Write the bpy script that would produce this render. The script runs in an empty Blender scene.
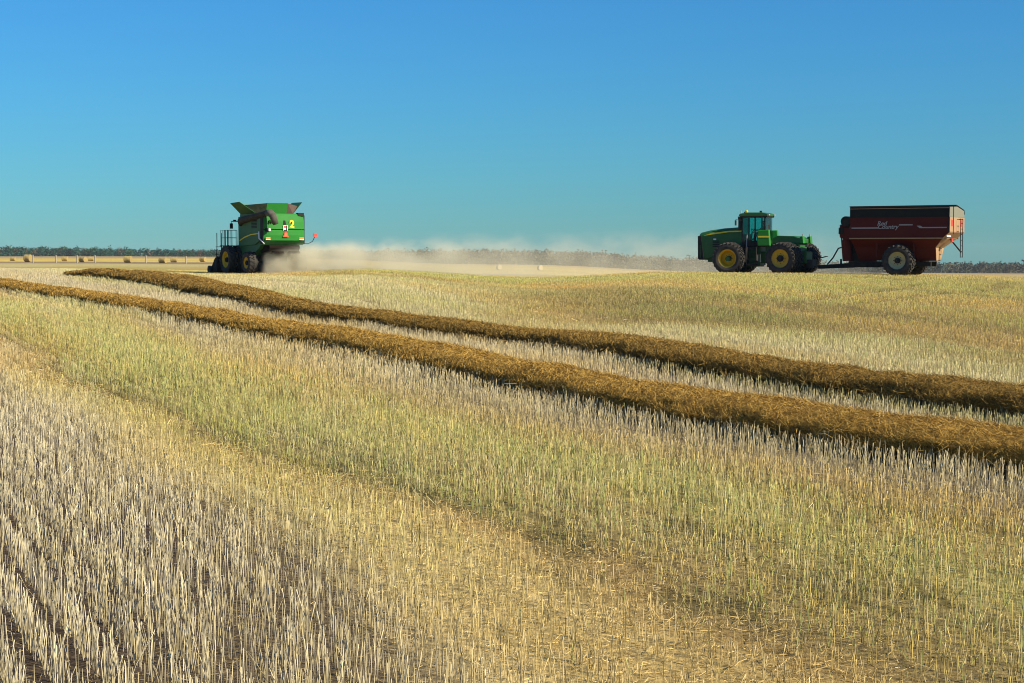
import bpy, math, random
import numpy as np
from mathutils import Vector, Matrix

random.seed(7)
RNG = np.random.default_rng(7)
SC = bpy.context.scene
COL = SC.collection
R = math.radians
F = 1564.0            # focal length in pixels of the 1024 px wide frame
CAM_H = 2.8
PITCH = math.atan((341.5 - 252.0) / F)

# ------------------------------------------------------------------ helpers
def link(o, parent=None):
    COL.objects.link(o)
    if parent is not None:
        o.parent = parent
    return o

def tag(o, label=None, cat=None, group=None, kind=None):
    if label: o['label'] = label
    if cat: o['category'] = cat
    if group: o['group'] = group
    if kind: o['kind'] = kind
    return o

def empty(name, loc, rotz=0.0):
    o = bpy.data.objects.new(name, None)
    o.location = loc
    o.rotation_euler = (0, 0, rotz)
    o.empty_display_size = 0.3
    return link(o)

class MB:
    """collects shapes and links them as one mesh object"""
    def __init__(s):
        s.v = []; s.f = []
    def add(s, vs, fs):
        b = len(s.v)
        s.v += [tuple(p) for p in vs]
        s.f += [tuple(b + i for i in q) for q in fs]
        return s
    def hexa(s, p):   # 8 points: bottom loop 0-3, top loop 4-7
        return s.add(p, [(0,3,2,1),(4,5,6,7),(0,1,5,4),(1,2,6,5),(2,3,7,6),(3,0,4,7)])
    def box(s, x0, x1, y0, y1, z0, z1):
        return s.hexa([(x0,y0,z0),(x1,y0,z0),(x1,y1,z0),(x0,y1,z0),(x0,y0,z1),(x1,y0,z1),(x1,y1,z1),(x0,y1,z1)])
    def prism(s, pts, a0, a1, plane='xz'):
        n = len(pts)
        def P(u, w, a):
            return (u, a, w) if plane == 'xz' else ((u, w, a) if plane == 'xy' else (a, u, w))
        vs = [P(u, w, a0) for u, w in pts] + [P(u, w, a1) for u, w in pts]
        fs = [tuple(range(n)), tuple(range(2*n-1, n-1, -1))]
        for i in range(n):
            j = (i + 1) % n
            fs.append((i, n + i, n + j, j))
        return s.add(vs, fs)
    def tube(s, pts, r, n=8, caps=True):
        pts = [Vector(p) for p in pts]
        rs = r if isinstance(r, (list, tuple)) else [r] * len(pts)
        rings = []; up = None
        for i, p in enumerate(pts):
            d = (pts[min(i+1, len(pts)-1)] - pts[max(i-1, 0)]).normalized()
            if up is None or abs(d.dot(up)) > .98:
                up = Vector((0,0,1)) if abs(d.z) < .9 else Vector((1,0,0))
            a = d.cross(up).normalized(); b = a.cross(d).normalized()
            rings.append([p + (a*math.cos(2*math.pi*k/n) + b*math.sin(2*math.pi*k/n))*rs[i] for k in range(n)])
        vs = [q for ring in rings for q in ring]; fs = []
        for i in range(len(pts)-1):
            for k in range(n):
                fs.append((i*n+k, i*n+(k+1)%n, (i+1)*n+(k+1)%n, (i+1)*n+k))
        if caps:
            fs.append(tuple(range(n-1, -1, -1))); fs.append(tuple((len(pts)-1)*n+k for k in range(n)))
        return s.add(vs, fs)
    def lathe(s, prof, n=32, c=(0,0,0), closed=True):   # profile (radius, y), axis y
        vs = []
        for k in range(n):
            t = 2*math.pi*k/n
            for r, y in prof:
                vs.append((c[0]+r*math.cos(t), c[1]+y, c[2]+r*math.sin(t)))
        m = len(prof); fs = []
        for k in range(n):
            k2 = (k+1) % n
            for i in range(m if closed else m-1):
                j = (i+1) % m
                fs.append((k*m+i, k*m+j, k2*m+j, k2*m+i))
        return s.add(vs, fs)
    def plate(s, pts, th):   # planar polygon with a thickness along its normal
        P = [Vector(p) for p in pts]
        nrm = (P[1]-P[0]).cross(P[2]-P[0]).normalized() * (th/2)
        n = len(P)
        vs = [p - nrm for p in P] + [p + nrm for p in P]
        fs = [tuple(range(n-1,-1,-1)), tuple(range(n, 2*n))]
        for i in range(n):
            j = (i+1) % n
            fs.append((i, j, n+j, n+i))
        return s.add(vs, fs)
    def loft(s, secs, caps=True):
        n = len(secs[0]); vs = [p for q in secs for p in q]; fs = []
        for i in range(len(secs)-1):
            for k in range(n):
                fs.append((i*n+k, i*n+(k+1)%n, (i+1)*n+(k+1)%n, (i+1)*n+k))
        if caps:
            fs.append(tuple(range(n-1,-1,-1))); fs.append(tuple((len(secs)-1)*n+k for k in range(n)))
        return s.add(vs, fs)
    def build(s, name, mat, parent=None, loc=(0,0,0), rotz=0.0, smooth=False, bevel=0.0):
        me = bpy.data.meshes.new(name)
        me.from_pydata(s.v, [], s.f)
        import bmesh
        bm = bmesh.new(); bm.from_mesh(me)
        bmesh.ops.recalc_face_normals(bm, faces=bm.faces)
        bm.to_mesh(me); bm.free()
        if smooth:
            for p in me.polygons: p.use_smooth = True
        me.materials.append(mat)
        o = bpy.data.objects.new(name, me)
        o.location = loc; o.rotation_euler = (0,0,rotz)
        link(o, parent)
        if bevel:
            m = o.modifiers.new('bevel', 'BEVEL'); m.width = bevel; m.segments = 2; m.limit_method = 'ANGLE'; m.angle_limit = R(40)
            m.harden_normals = False
        return o

def np_mesh(name, verts, faces_flat, sizes, mat, cols=None, parent=None, smooth=False):
    """big mesh straight from arrays; cols = per-vertex linear RGB"""
    me = bpy.data.meshes.new(name)
    me.vertices.add(len(verts)); me.vertices.foreach_set('co', verts.astype(np.float32).ravel())
    me.loops.add(len(faces_flat)); me.loops.foreach_set('vertex_index', faces_flat.astype(np.int32))
    me.polygons.add(len(sizes))
    starts = np.concatenate([[0], np.cumsum(sizes)[:-1]]).astype(np.int32)
    me.polygons.foreach_set('loop_start', starts)
    me.polygons.foreach_set('loop_total', sizes.astype(np.int32))
    if smooth:
        me.polygons.foreach_set('use_smooth', np.ones(len(sizes), dtype=bool))
    me.update(calc_edges=True)
    if cols is not None:
        at = me.color_attributes.new('tint', 'FLOAT_COLOR', 'POINT')
        c4 = np.ones((len(verts), 4), np.float32); c4[:, :3] = cols
        at.data.foreach_set('color', c4.ravel())
    me.materials.append(mat)
    o = bpy.data.objects.new(name, me)
    return link(o, parent)

# smooth value noise in numpy
def _hash(i, j, seed):
    h = (i.astype(np.int64) * 374761393 + j.astype(np.int64) * 668265263 + seed * 982451653) & 0x7fffffff
    h = ((h ^ (h >> 13)) * 1274126177) & 0x7fffffff
    return ((h ^ (h >> 16)) & 0xffff) / 65535.0
def vnoise(x, y, seed=0):
    xi = np.floor(x); yi = np.floor(y); fx = x - xi; fy = y - yi
    fx = fx*fx*(3-2*fx); fy = fy*fy*(3-2*fy)
    a = _hash(xi, yi, seed); b = _hash(xi+1, yi, seed); c = _hash(xi, yi+1, seed); d = _hash(xi+1, yi+1, seed)
    return (a*(1-fx)+b*fx)*(1-fy) + (c*(1-fx)+d*fx)*fy
def fnoise(x, y, seed=0, oct=3):
    s = 0; amp = 1; tot = 0
    for k in range(oct):
        s = s + amp*vnoise(x*2**k, y*2**k, seed+k*17); tot += amp; amp *= .55
    return s/tot
def sstep(t):
    t = np.clip(t, 0, 1); return t*t*(3-2*t)

# ------------------------------------------------------------------ terrain
_CX = (np.array([-500,0,100,200,250,300,340,370,420,455,500,523,557,600,664,760,931,1024,1500]) - 512) / F
_CY = np.array([267,267,267.5,269.5,269.5,268,266.5,266,269,271.5,274.5,275.2,275,273,269.8,270.3,271.8,274,276.])
_LR = np.array([0,90,200,400,800,1500,2400.]);   _LZ = np.array([0,-.08,-.75,-1.3,-1.9,-2.6,-3.6])
_MR = np.array([0,60,180,480,900,1400,2400.]);   _MZ = np.array([0,-1.7,-3.4,-4.7,-6.1,-9.2,-19.])
_RR = np.array([0,65,200,500,900,1400,2400.]);   _RZ = np.array([0,-2.8,-6.3,-9.3,-12.3,-17.8,-33.])

def terrain(X, Y):
    X = np.asarray(X, float); Y = np.asarray(Y, float)
    r = np.hypot(X, Y); phi = np.arctan2(X, Y)
    a = np.tan(np.clip(phi, -.75, .75))
    yc = np.interp(a, _CX, _CY)
    Rc = np.interp(a, [-.2,-.05,.1], [120,112,100])
    zc = CAM_H - (yc + 3.0 - 252) / F * Rc
    front = sstep((np.abs(phi) - 2.2) / -.7)          # the rise fades out behind the camera
    rise = zc * sstep((r - 14) / (Rc - 14)) * front
    q = np.maximum(r - Rc, 0)
    def soft(xp, fp):
        return (np.interp(q, xp, fp) + np.interp(np.maximum(q-12,0), xp, fp) + np.interp(q+12*np.minimum(q/12,1), xp, fp)) / 3
    zl, zm, zr = soft(_LR,_LZ), soft(_MR,_MZ), soft(_RR,_RZ)
    w1 = sstep((a + .17) / .15); w2 = sstep(a / .15)
    fall = zl + (zm - zl)*w1 + (zr - zm)*w2
    bump = (fnoise(X/9+50, Y/9+50, 3, 2) - .5) * .10 * np.clip(r/20, 0, 1) * (r < 400)
    bump = bump + (fnoise(X/24+11, Y/24+7, 8, 2) - .5) * .55 * sstep((r-28)/25) * (1 - sstep((r-72)/22))
    return rise + fall*front + bump

def ray(px, py):
    c, s = math.cos(PITCH), math.sin(PITCH)
    x = (px - 512)/F; u = -(py - 341.5)/F
    return np.array([x, c + u*s, -s + u*c])
def hit(px, py, lift=0.0, far=400):
    d = ray(px, py); t = np.concatenate([np.arange(5, 150, .05), np.arange(150, far, .5)])
    P = d[None]*t[:, None]; z = P[:, 2] + CAM_H
    g = terrain(P[:, 0], P[:, 1]) + lift
    k = np.argmax(z < g) if (z < g).any() else np.argmin(z - g)
    return P[k, 0], P[k, 1]

# --- the crop lines on the ground: two windrows and the old wheel track
def fit_line(pix, lift, ymax=None, deg=3):
    pts = np.array([hit(x, y, lift) for x, y in pix])
    c = np.polyfit(pts[:, 1], pts[:, 0], deg)
    return c, pts
S1 = [(0,280),(60,289),(133,299),(232,315),(340,331),(453,352),(566,373),(680,392),(794,408),(908,423),(1024,437)]
S2 = [(72,270.5),(110,272),(166,277),(232,289),(299,303),(340,309),(453,321),(566,331),(680,347),(794,364),(908,379),(1024,390)]
TR = [(0,343),(76,382),(143,412),(350,486),(482,536),(589,582),(660,618),(733,655),(780,683)]
def curve(pix, lift):
    """smoothed world polyline: X as a function of Y"""
    pts = np.array([hit(x, y, lift) for x, y in pix])
    pts = pts[np.argsort(pts[:, 1])]
    ys = np.linspace(pts[0,1], pts[-1,1], 120)
    xs = np.interp(ys, pts[:,1], pts[:,0])
    w = 8; pad = np.concatenate([2*xs[0]-xs[w:0:-1], xs, 2*xs[-1]-xs[-2:-w-2:-1]])
    ker = np.hanning(2*w+1); ker /= ker.sum()
    return ys, np.convolve(pad, ker, 'valid')
C1, C2, CT = curve(S1, .44), curve(S2, .44), curve(TR, 0.0)
def at_y(c, Y):
    ys, xs = c
    out = np.interp(Y, ys, xs)
    s0 = (xs[6]-xs[0])/(ys[6]-ys[0]); s1 = (xs[-1]-xs[-10])/(ys[-1]-ys[-10])
    s0 = np.clip(s0, -.75, -.3); s1 = np.clip(s1, -.6, -.2)
    out = np.where(Y < ys[0], xs[0] + (Y-ys[0])*s0, out)
    return np.where(Y > ys[-1], xs[-1] + (Y-ys[-1])*s1, out)
def ucoord(X, Y):
    Yc = np.clip(Y, 3, 140)
    ft, f1, f2 = at_y(CT, Yc), at_y(C1, Yc), at_y(C2, Yc)
    f1 = np.maximum(f1, ft + 2.0); f2 = np.maximum(f2, f1 + 2.5)
    return np.where(X < f1, (X-f1)/(f1-ft), (X-f1)/(f2-f1))
def swath_dist(c, X, Y):
    return (X - at_y(c, Y)) * .9
print('windrow ends', C1[0][[0,-1]], C1[1][[0,-1]], C2[0][[0,-1]], C2[1][[0,-1]], CT[0][[0,-1]], CT[1][[0,-1]])

KU = np.array([-4,-1.36,-1.24,-1.13,-1.05,-1.0,-.95,-.78,-.56,-.42,-.2,0,.5,1.0,1.25,2.2,2.55,2.9,3.2,4.1,6,9])
def kf(u, rows):
    rows = np.array(rows)
    return np.stack([np.interp(u, KU, rows[:, k]) for k in range(rows.shape[1])], -1)
SOIL=(.085,.060,.038); LIT=(.52,.39,.16); TANGLE=(.33,.22,.07); DARK=(.20,.155,.055)
GW=(.60,.52,.34); GY=(.56,.45,.21)
# position across the crop lines -> ground colour, stalk colour, then stalk height, stalk density, litter, greenery
G_ROWS=[SOIL,SOIL,(.15,.11,.06),LIT,(.46,.33,.12),TANGLE,DARK,(.31,.265,.085),(.36,.30,.10),(.36,.27,.09),(.19,.145,.08),
        (.13,.10,.06),(.14,.105,.06),(.14,.105,.055),(.30,.24,.12),(.28,.23,.10),(.27,.20,.075),(.36,.23,.075),(.25,.17,.06),(.20,.16,.055),(.24,.165,.055),(.24,.165,.055)]
S_ROWS=[GW,GW,(.52,.44,.27),(.55,.42,.19),(.50,.37,.15),(.46,.34,.13),(.46,.40,.13),(.48,.435,.14),(.52,.45,.16),(.54,.39,.15),(.53,.45,.26),
        (.53,.45,.28),(.53,.445,.27),(.53,.445,.25),(.60,.52,.29),(.60,.52,.24),(.56,.43,.14),(.56,.34,.07),(.54,.39,.10),(.48,.44,.10),(.55,.38,.09),(.55,.38,.09)]
M_ROWS=[(.32,1,.45,.0),(.32,1,.45,.0),(.31,1,.7,.0),(.27,1,1,.0),(.22,.85,1.2,.05),(.14,.55,1.5,.1),(.19,.9,1.0,.4),(.26,1,.55,.7),(.26,1,.55,.5),(.25,1,.7,.15),(.27,1,.4,.02),
        (.28,1,.3,0),(.235,1,.3,0),(.22,1,.4,0),(.20,1,.5,.15),(.17,1,.5,.2),(.14,1,.7,.15),(.11,.9,1.2,.05),(.13,1,1,.1),(.14,1,.7,.4),(.13,1,.8,.2),(.13,1,.8,.2)]
DX, DY = -.42/math.hypot(.42,.907), .907/math.hypot(.42,.907)
def along_across(X, Y):
    return X*DX + Y*DY, X*DY - Y*DX
def zones(X, Y):
    s, t = along_across(X, Y)
    u0 = ucoord(X, Y)
    wob = (fnoise(s/5, t/1.2, 11, 2)-.5)
    u = u0 + wob*np.where(np.abs(u0+1) < .6, .16, .28) * np.where(u0 > 1.2, 2.0, 1)
    g, c, m = kf(u, G_ROWS), kf(u, S_ROWS), kf(u, M_ROWS)
    # drifts of different ripeness strung out along the rows
    n = fnoise(s/22+3, t/2.6, 5, 3)[:, None]
    n2 = fnoise(s/7+9, t/1.1, 29, 2)[:, None]
    lowleft = np.clip((-1.16 - u)/.15, 0, 1)[:, None]
    green = np.array([.44,.42,.10]); tan = np.array([.56,.37,.09]); pale = np.array([.54,.47,.28])
    hill = 1 + .7*np.clip(u[:,None]-2.3, 0, 1)
    k = np.clip((n-.53)*7, 0, 1)*.50*hill*(1-lowleft); c = c*(1-k) + green*k
    k = np.clip((.45-n)*8, 0, 1)*.55*hill*(1-.8*lowleft); c = c*(1-k) + tan*k; g = g*(1-k) + np.array([.27,.18,.07])*k
    k = np.clip((n2-.6)*5, 0, 1)*.4; c = c*(1-k) + pale*k
    # dark tangles of old leaf and rotting chaff
    n4 = fnoise(s/1.5+7, t/.55+3, 91, 3)[:, None]; band = np.clip((u[:,None]+1.12)/.1, 0, 1)*np.clip((-.25-u[:,None])/.2, 0, 1)
    k = np.clip((n4-.52)*7, 0, 1)*band
    g = g*(1-k*.6) + np.array([.085,.074,.024])*k*.6; c = c*(1-k*.2) + np.array([.25,.26,.08])*k*.2
    # trampled and weedy patches out on the hill
    n3 = fnoise(s/26+31, t/4.2+5, 53, 3)[:, None]; far = np.clip((u[:,None]-2.2)/.6, 0, 1)
    k = np.clip((n3-.55)*7, 0, 1)*far
    c = c*(1-k*.6) + np.array([.20,.18,.05])*k*.6; g = g*(1-k*.5) + np.array([.10,.085,.03])*k*.5
    track = np.exp(-((u0-4.6)/.07)**2) + np.exp(-((u0-5.05)/.07)**2) + .8*np.exp(-((u0-1.62)/.05)**2) + .6*np.exp(-((u0+.33)/.035)**2)
    track = np.clip(track, 0, 1)*(fnoise(s/6, t*0, 71, 2) > .36)
    m = m.copy(); m[:,0] *= 1-.55*track; m[:,1] *= 1-.35*track
    g = g*(1-.4*track[:,None]) + np.array([.17,.11,.04])*.4*track[:,None]
    return u, g, c, m

# ------------------------------------------------------------------ materials
def mat(name):
    m = bpy.data.materials.new(name); m.use_nodes = True
    nt = m.node_tree
    return m, nt, nt.nodes['Principled BSDF']
def N(nt, kind, **kw):
    n = nt.nodes.new(kind)
    for k, v in kw.items():
        setattr(n, k, v)
    return n
def paint(name, col, rough=.4, metal=0.0, dust=.25, dustcol=(.22,.17,.10), scale=2.2, spec=.5, bump=.0):
    """painted or rubber surface with field dust in irregular patches"""
    m, nt, b = mat(name)
    tc = N(nt, 'ShaderNodeTexCoord')
    nz = N(nt, 'ShaderNodeTexNoise'); nz.inputs['Scale'].default_value = scale; nz.inputs['Detail'].default_value = 6; nz.inputs['Roughness'].default_value = .65
    nt.links.new(tc.outputs['Object'], nz.inputs['Vector'])
    rp = N(nt, 'ShaderNodeMapRange'); rp.inputs['From Min'].default_value = .38; rp.inputs['From Max'].default_value = .75
    rp.inputs['To Max'].default_value = dust
    nt.links.new(nz.outputs['Fac'], rp.inputs['Value'])
    mx = N(nt, 'ShaderNodeMix', data_type='RGBA')
    mx.inputs[6].default_value = (*col, 1); mx.inputs[7].default_value = (*dustcol, 1)
    nt.links.new(rp.outputs[0], mx.inputs[0]); nt.links.new(mx.outputs[2], b.inputs['Base Color'])
    rr = N(nt, 'ShaderNodeMapRange'); rr.inputs['To Min'].default_value = rough; rr.inputs['To Max'].default_value = min(1, rough+.35)
    nt.links.new(nz.outputs['Fac'], rr.inputs['Value']); nt.links.new(rr.outputs[0], b.inputs['Roughness'])
    b.inputs['Metallic'].default_value = metal
    b.inputs['Specular IOR Level'].default_value = spec
    if bump:
        bp = N(nt, 'ShaderNodeBump'); bp.inputs['Strength'].default_value = bump; bp.inputs['Distance'].default_value = .02
        nt.links.new(nz.outputs['Fac'], bp.inputs['Height']); nt.links.new(bp.outputs[0], b.inputs['Normal'])
    return m
M = {}
M['green'] = paint('green_paint', (.014,.19,.018), .48, dust=.12, dustcol=(.16,.17,.06), spec=.3)
M['shaded_green'] = paint('shaded_green_paint', (.009,.10,.013), .42, dust=.12)  # darker copy of the green, shade of the machines' sides put into it
M['yellow'] = paint('yellow_paint', (.78,.45,.01), .42, dust=.15, dustcol=(.35,.18,.02))
M['decal_yellow'] = paint('yellow_decal', (.85,.62,.03), .5, dust=.05)
M['gold'] = paint('dusty_yellow_paint', (.66,.38,.02), .5, dust=.45, dustcol=(.24,.14,.05))
M['cream'] = paint('cream_rim_paint', (.56,.49,.24), .5, dust=.4)
M['rubber'] = paint('rubber', (.016,.015,.015), .75, dust=.5, dustcol=(.11,.088,.06), scale=3.5)
M['lug'] = M['rubber']
M['black'] = paint('black_paint', (.010,.010,.011), .6, dust=.12, spec=.25)
M['steel'] = paint('dark_steel', (.03,.03,.03), .55, metal=.2, dust=.25, spec=.3)
M['shaded_steel'] = paint('shaded_brown_steel', (.012,.008,.006), .9, dust=.12, dustcol=(.06,.04,.02), spec=.1)  # shade under the combine's rear painted in as near-black brown
M['grey'] = paint('grey_steel', (.36,.35,.33), .5, metal=.2, dust=.3)
M['red'] = paint('dark_red_paint', (.085,.003,.0025), .5, dust=.10, dustcol=(.16,.09,.04), spec=.25)
M['rear_red'] = paint('dusty_sunlit_red', (.37,.20,.10), .65, dust=.85, dustcol=(.38,.29,.15))  # lighter, dusty copy of the cart red with the rear's sunlight painted in
M['tarp'] = paint('black_tarp', (.011,.012,.012), .7, dust=.15, dustcol=(.06,.06,.04), spec=.2)
M['tarp_cap'] = paint('grey_tarp_end', (.19,.19,.14), .7, dust=.4)
M['decal_white'] = paint('white_decal', (.34,.31,.29), .6, dust=.25)
M['orange'] = paint('orange_reflector', (.90,.16,.03), .45, dust=.05)
M['red_reflector'] = paint('red_reflector', (.75,.05,.03), .35, dust=.12)
M['amber'] = paint('amber_lens', (.8,.25,.04), .3, dust=.1)
M['white'] = paint('white_paint', (.78,.78,.74), .4, dust=.15)
M['fabric'] = paint('corner_fabric', (.085,.05,.04), .9, dust=.2)
M['shaded_fabric'] = paint('shaded_corner_fabric', (.012,.022,.012), .9, dust=.15, spec=.1)  # same corner fabric, darkened for the tank corner turned from the sun
M['dark_tube'] = paint('dark_tube_paint', (.022,.022,.016), .6, dust=.25, spec=.25)
M['spout'] = paint('rubber_spout', (.065,.06,.045), .8, dust=.4, dustcol=(.26,.23,.17))
M['wood'] = paint('weathered_wood', (.36,.30,.22), .8, dust=.4)
M['cloth'] = paint('dark_clothing', (.03,.035,.05), .9, dust=.1)
M['skin'] = paint('skin', (.42,.23,.15), .5, dust=0)
M['hair'] = paint('dark_cap', (.025,.02,.02), .8, dust=0)
def glass():
    m, nt, b = mat('tinted_glass'); nt.nodes.remove(b)
    out = nt.nodes['Material Output']
    tr = N(nt, 'ShaderNodeBsdfTransparent'); tr.inputs[0].default_value = (.30,.80,.78,1)
    gl = N(nt, 'ShaderNodeBsdfGlossy'); gl.inputs['Roughness'].default_value = .05; gl.inputs[0].default_value=(.9,.95,.95,1)
    fr = N(nt, 'ShaderNodeFresnel'); fr.inputs[0].default_value = 1.45
    mx = N(nt, 'ShaderNodeMixShader')
    nt.links.new(fr.outputs[0], mx.inputs[0]); nt.links.new(tr.outputs[0], mx.inputs[1]); nt.links.new(gl.outputs[0], mx.inputs[2])
    nt.links.new(mx.outputs[0], out.inputs['Surface'])
    return m
M['glass'] = glass()
def tint_mat(name, rough=.8, spec=.25, var=0.0, nscale=30, bump=0, transl=0.0):
    """colour comes from the tint attribute, broken up by noise"""
    m, nt, b = mat(name)
    at = N(nt, 'ShaderNodeAttribute'); at.attribute_name = 'tint'
    src = at.outputs['Color']
    if var:
        tc = N(nt, 'ShaderNodeTexCoord')
        nz = N(nt, 'ShaderNodeTexNoise'); nz.inputs['Scale'].default_value = nscale; nz.inputs['Detail'].default_value = 7; nz.inputs['Roughness'].default_value = .7
        nt.links.new(tc.outputs['Object'], nz.inputs['Vector'])
        mr = N(nt, 'ShaderNodeMapRange'); mr.inputs['From Min'].default_value = .3; mr.inputs['From Max'].default_value = .7
        mr.inputs['To Min'].default_value = 1-var; mr.inputs['To Max'].default_value = 1+var
        nt.links.new(nz.outputs['Fac'], mr.inputs['Value'])
        vm = N(nt, 'ShaderNodeVectorMath', operation='SCALE')
        nt.links.new(src, vm.inputs[0]); nt.links.new(mr.outputs[0], vm.inputs['Scale']); src = vm.outputs[0]
        if bump:
            bp = N(nt, 'ShaderNodeBump'); bp.inputs['Strength'].default_value = bump; bp.inputs['Distance'].default_value = .03
            nt.links.new(nz.outputs['Fac'], bp.inputs['Height']); nt.links.new(bp.outputs[0], b.inputs['Normal'])
    nt.links.new(src, b.inputs['Base Color'])
    b.inputs['Roughness'].default_value = rough; b.inputs['Specular IOR Level'].default_value = spec
    return m
M['ground'] = tint_mat('field_soil', .95, .1, .65, 14, 1.0)
M['stalk'] = tint_mat('dry_stalk', .6, .3)
M['straw'] = tint_mat('cut_straw', .7, .2)
M['mound'] = tint_mat('windrow_straw', .9, .1, .5, 14, 1.0)
M['leaf'] = tint_mat('leaf', .6, .25)

# ------------------------------------------------------------------ ground sheet
def build_ground():
    ang = np.concatenate([np.linspace(-math.pi, -.7, 40)[:-1], np.linspace(-.7, .7, 620), np.linspace(.7, math.pi, 40)[1:]])
    rad = np.concatenate([[.6], np.geomspace(2, 6.5, 14), np.geomspace(6.7, 140, 330), np.geomspace(143, 2450, 130)])
    A, RR = np.meshgrid(ang, rad)
    X = (RR*np.sin(A)).ravel(); Y = (RR*np.cos(A)).ravel()
    r = RR.ravel()
    Z = terrain(X, Y)
    u, g, c, m = zones(X, Y)
    # beyond the stalks the sheet carries the colour the stubble has as a mass
    w = np.clip((r - 85)/45, 0, 1)[:, None]*.8
    base = g*(1-w) + (c*.72)*w
    # far plain: bands of other fields
    n = fnoise(X/60, Y/25, 41, 3)[:, None]
    rr = (r + (n[:, 0]-.5)*60)
    ys = np.array([140,190,215,250,330,390,430,620,760,860,1000,1500,2500])
    cs = np.array([(.46,.38,.16),(.46,.38,.16),(.42,.32,.13),(.22,.165,.095),(.25,.185,.10),(.26,.18,.085),(.55,.40,.09),(.54,.39,.085),(.50,.36,.09),(.40,.27,.10),(.36,.25,.10),(.28,.21,.12),(.26,.20,.12)])
    far = np.stack([np.interp(rr, ys, cs[:, k]) for k in range(3)], -1) * (.75+.5*n)
    wf = np.clip((r-140)/50, 0, 1)[:, None]
    col = base*(1-wf) + far*wf
    nr, na = RR.shape
    idx = np.arange(nr*na).reshape(nr, na)
    q = np.stack([idx[:-1,:-1], idx[:-1,1:], idx[1:,1:], idx[1:,:-1]], -1).reshape(-1, 4)[:, ::-1]
    # the disc under the camera
    vc = np.array([[0,0,float(terrain(0.,0.))]]); V = np.concatenate([np.stack([X,Y,Z],-1), vc])
    col = np.concatenate([col, col[:1]])
    tri = np.stack([idx[0,1:], idx[0,:-1], np.full(na-1, nr*na)], -1)
    flat = np.concatenate([q.ravel(), tri.ravel()]); sizes = np.concatenate([np.full(len(q),4), np.full(len(tri),3)])
    o = np_mesh('ground', V, flat, sizes, M['ground'], col, smooth=True)
    tag(o, kind='structure')
build_ground()

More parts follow.
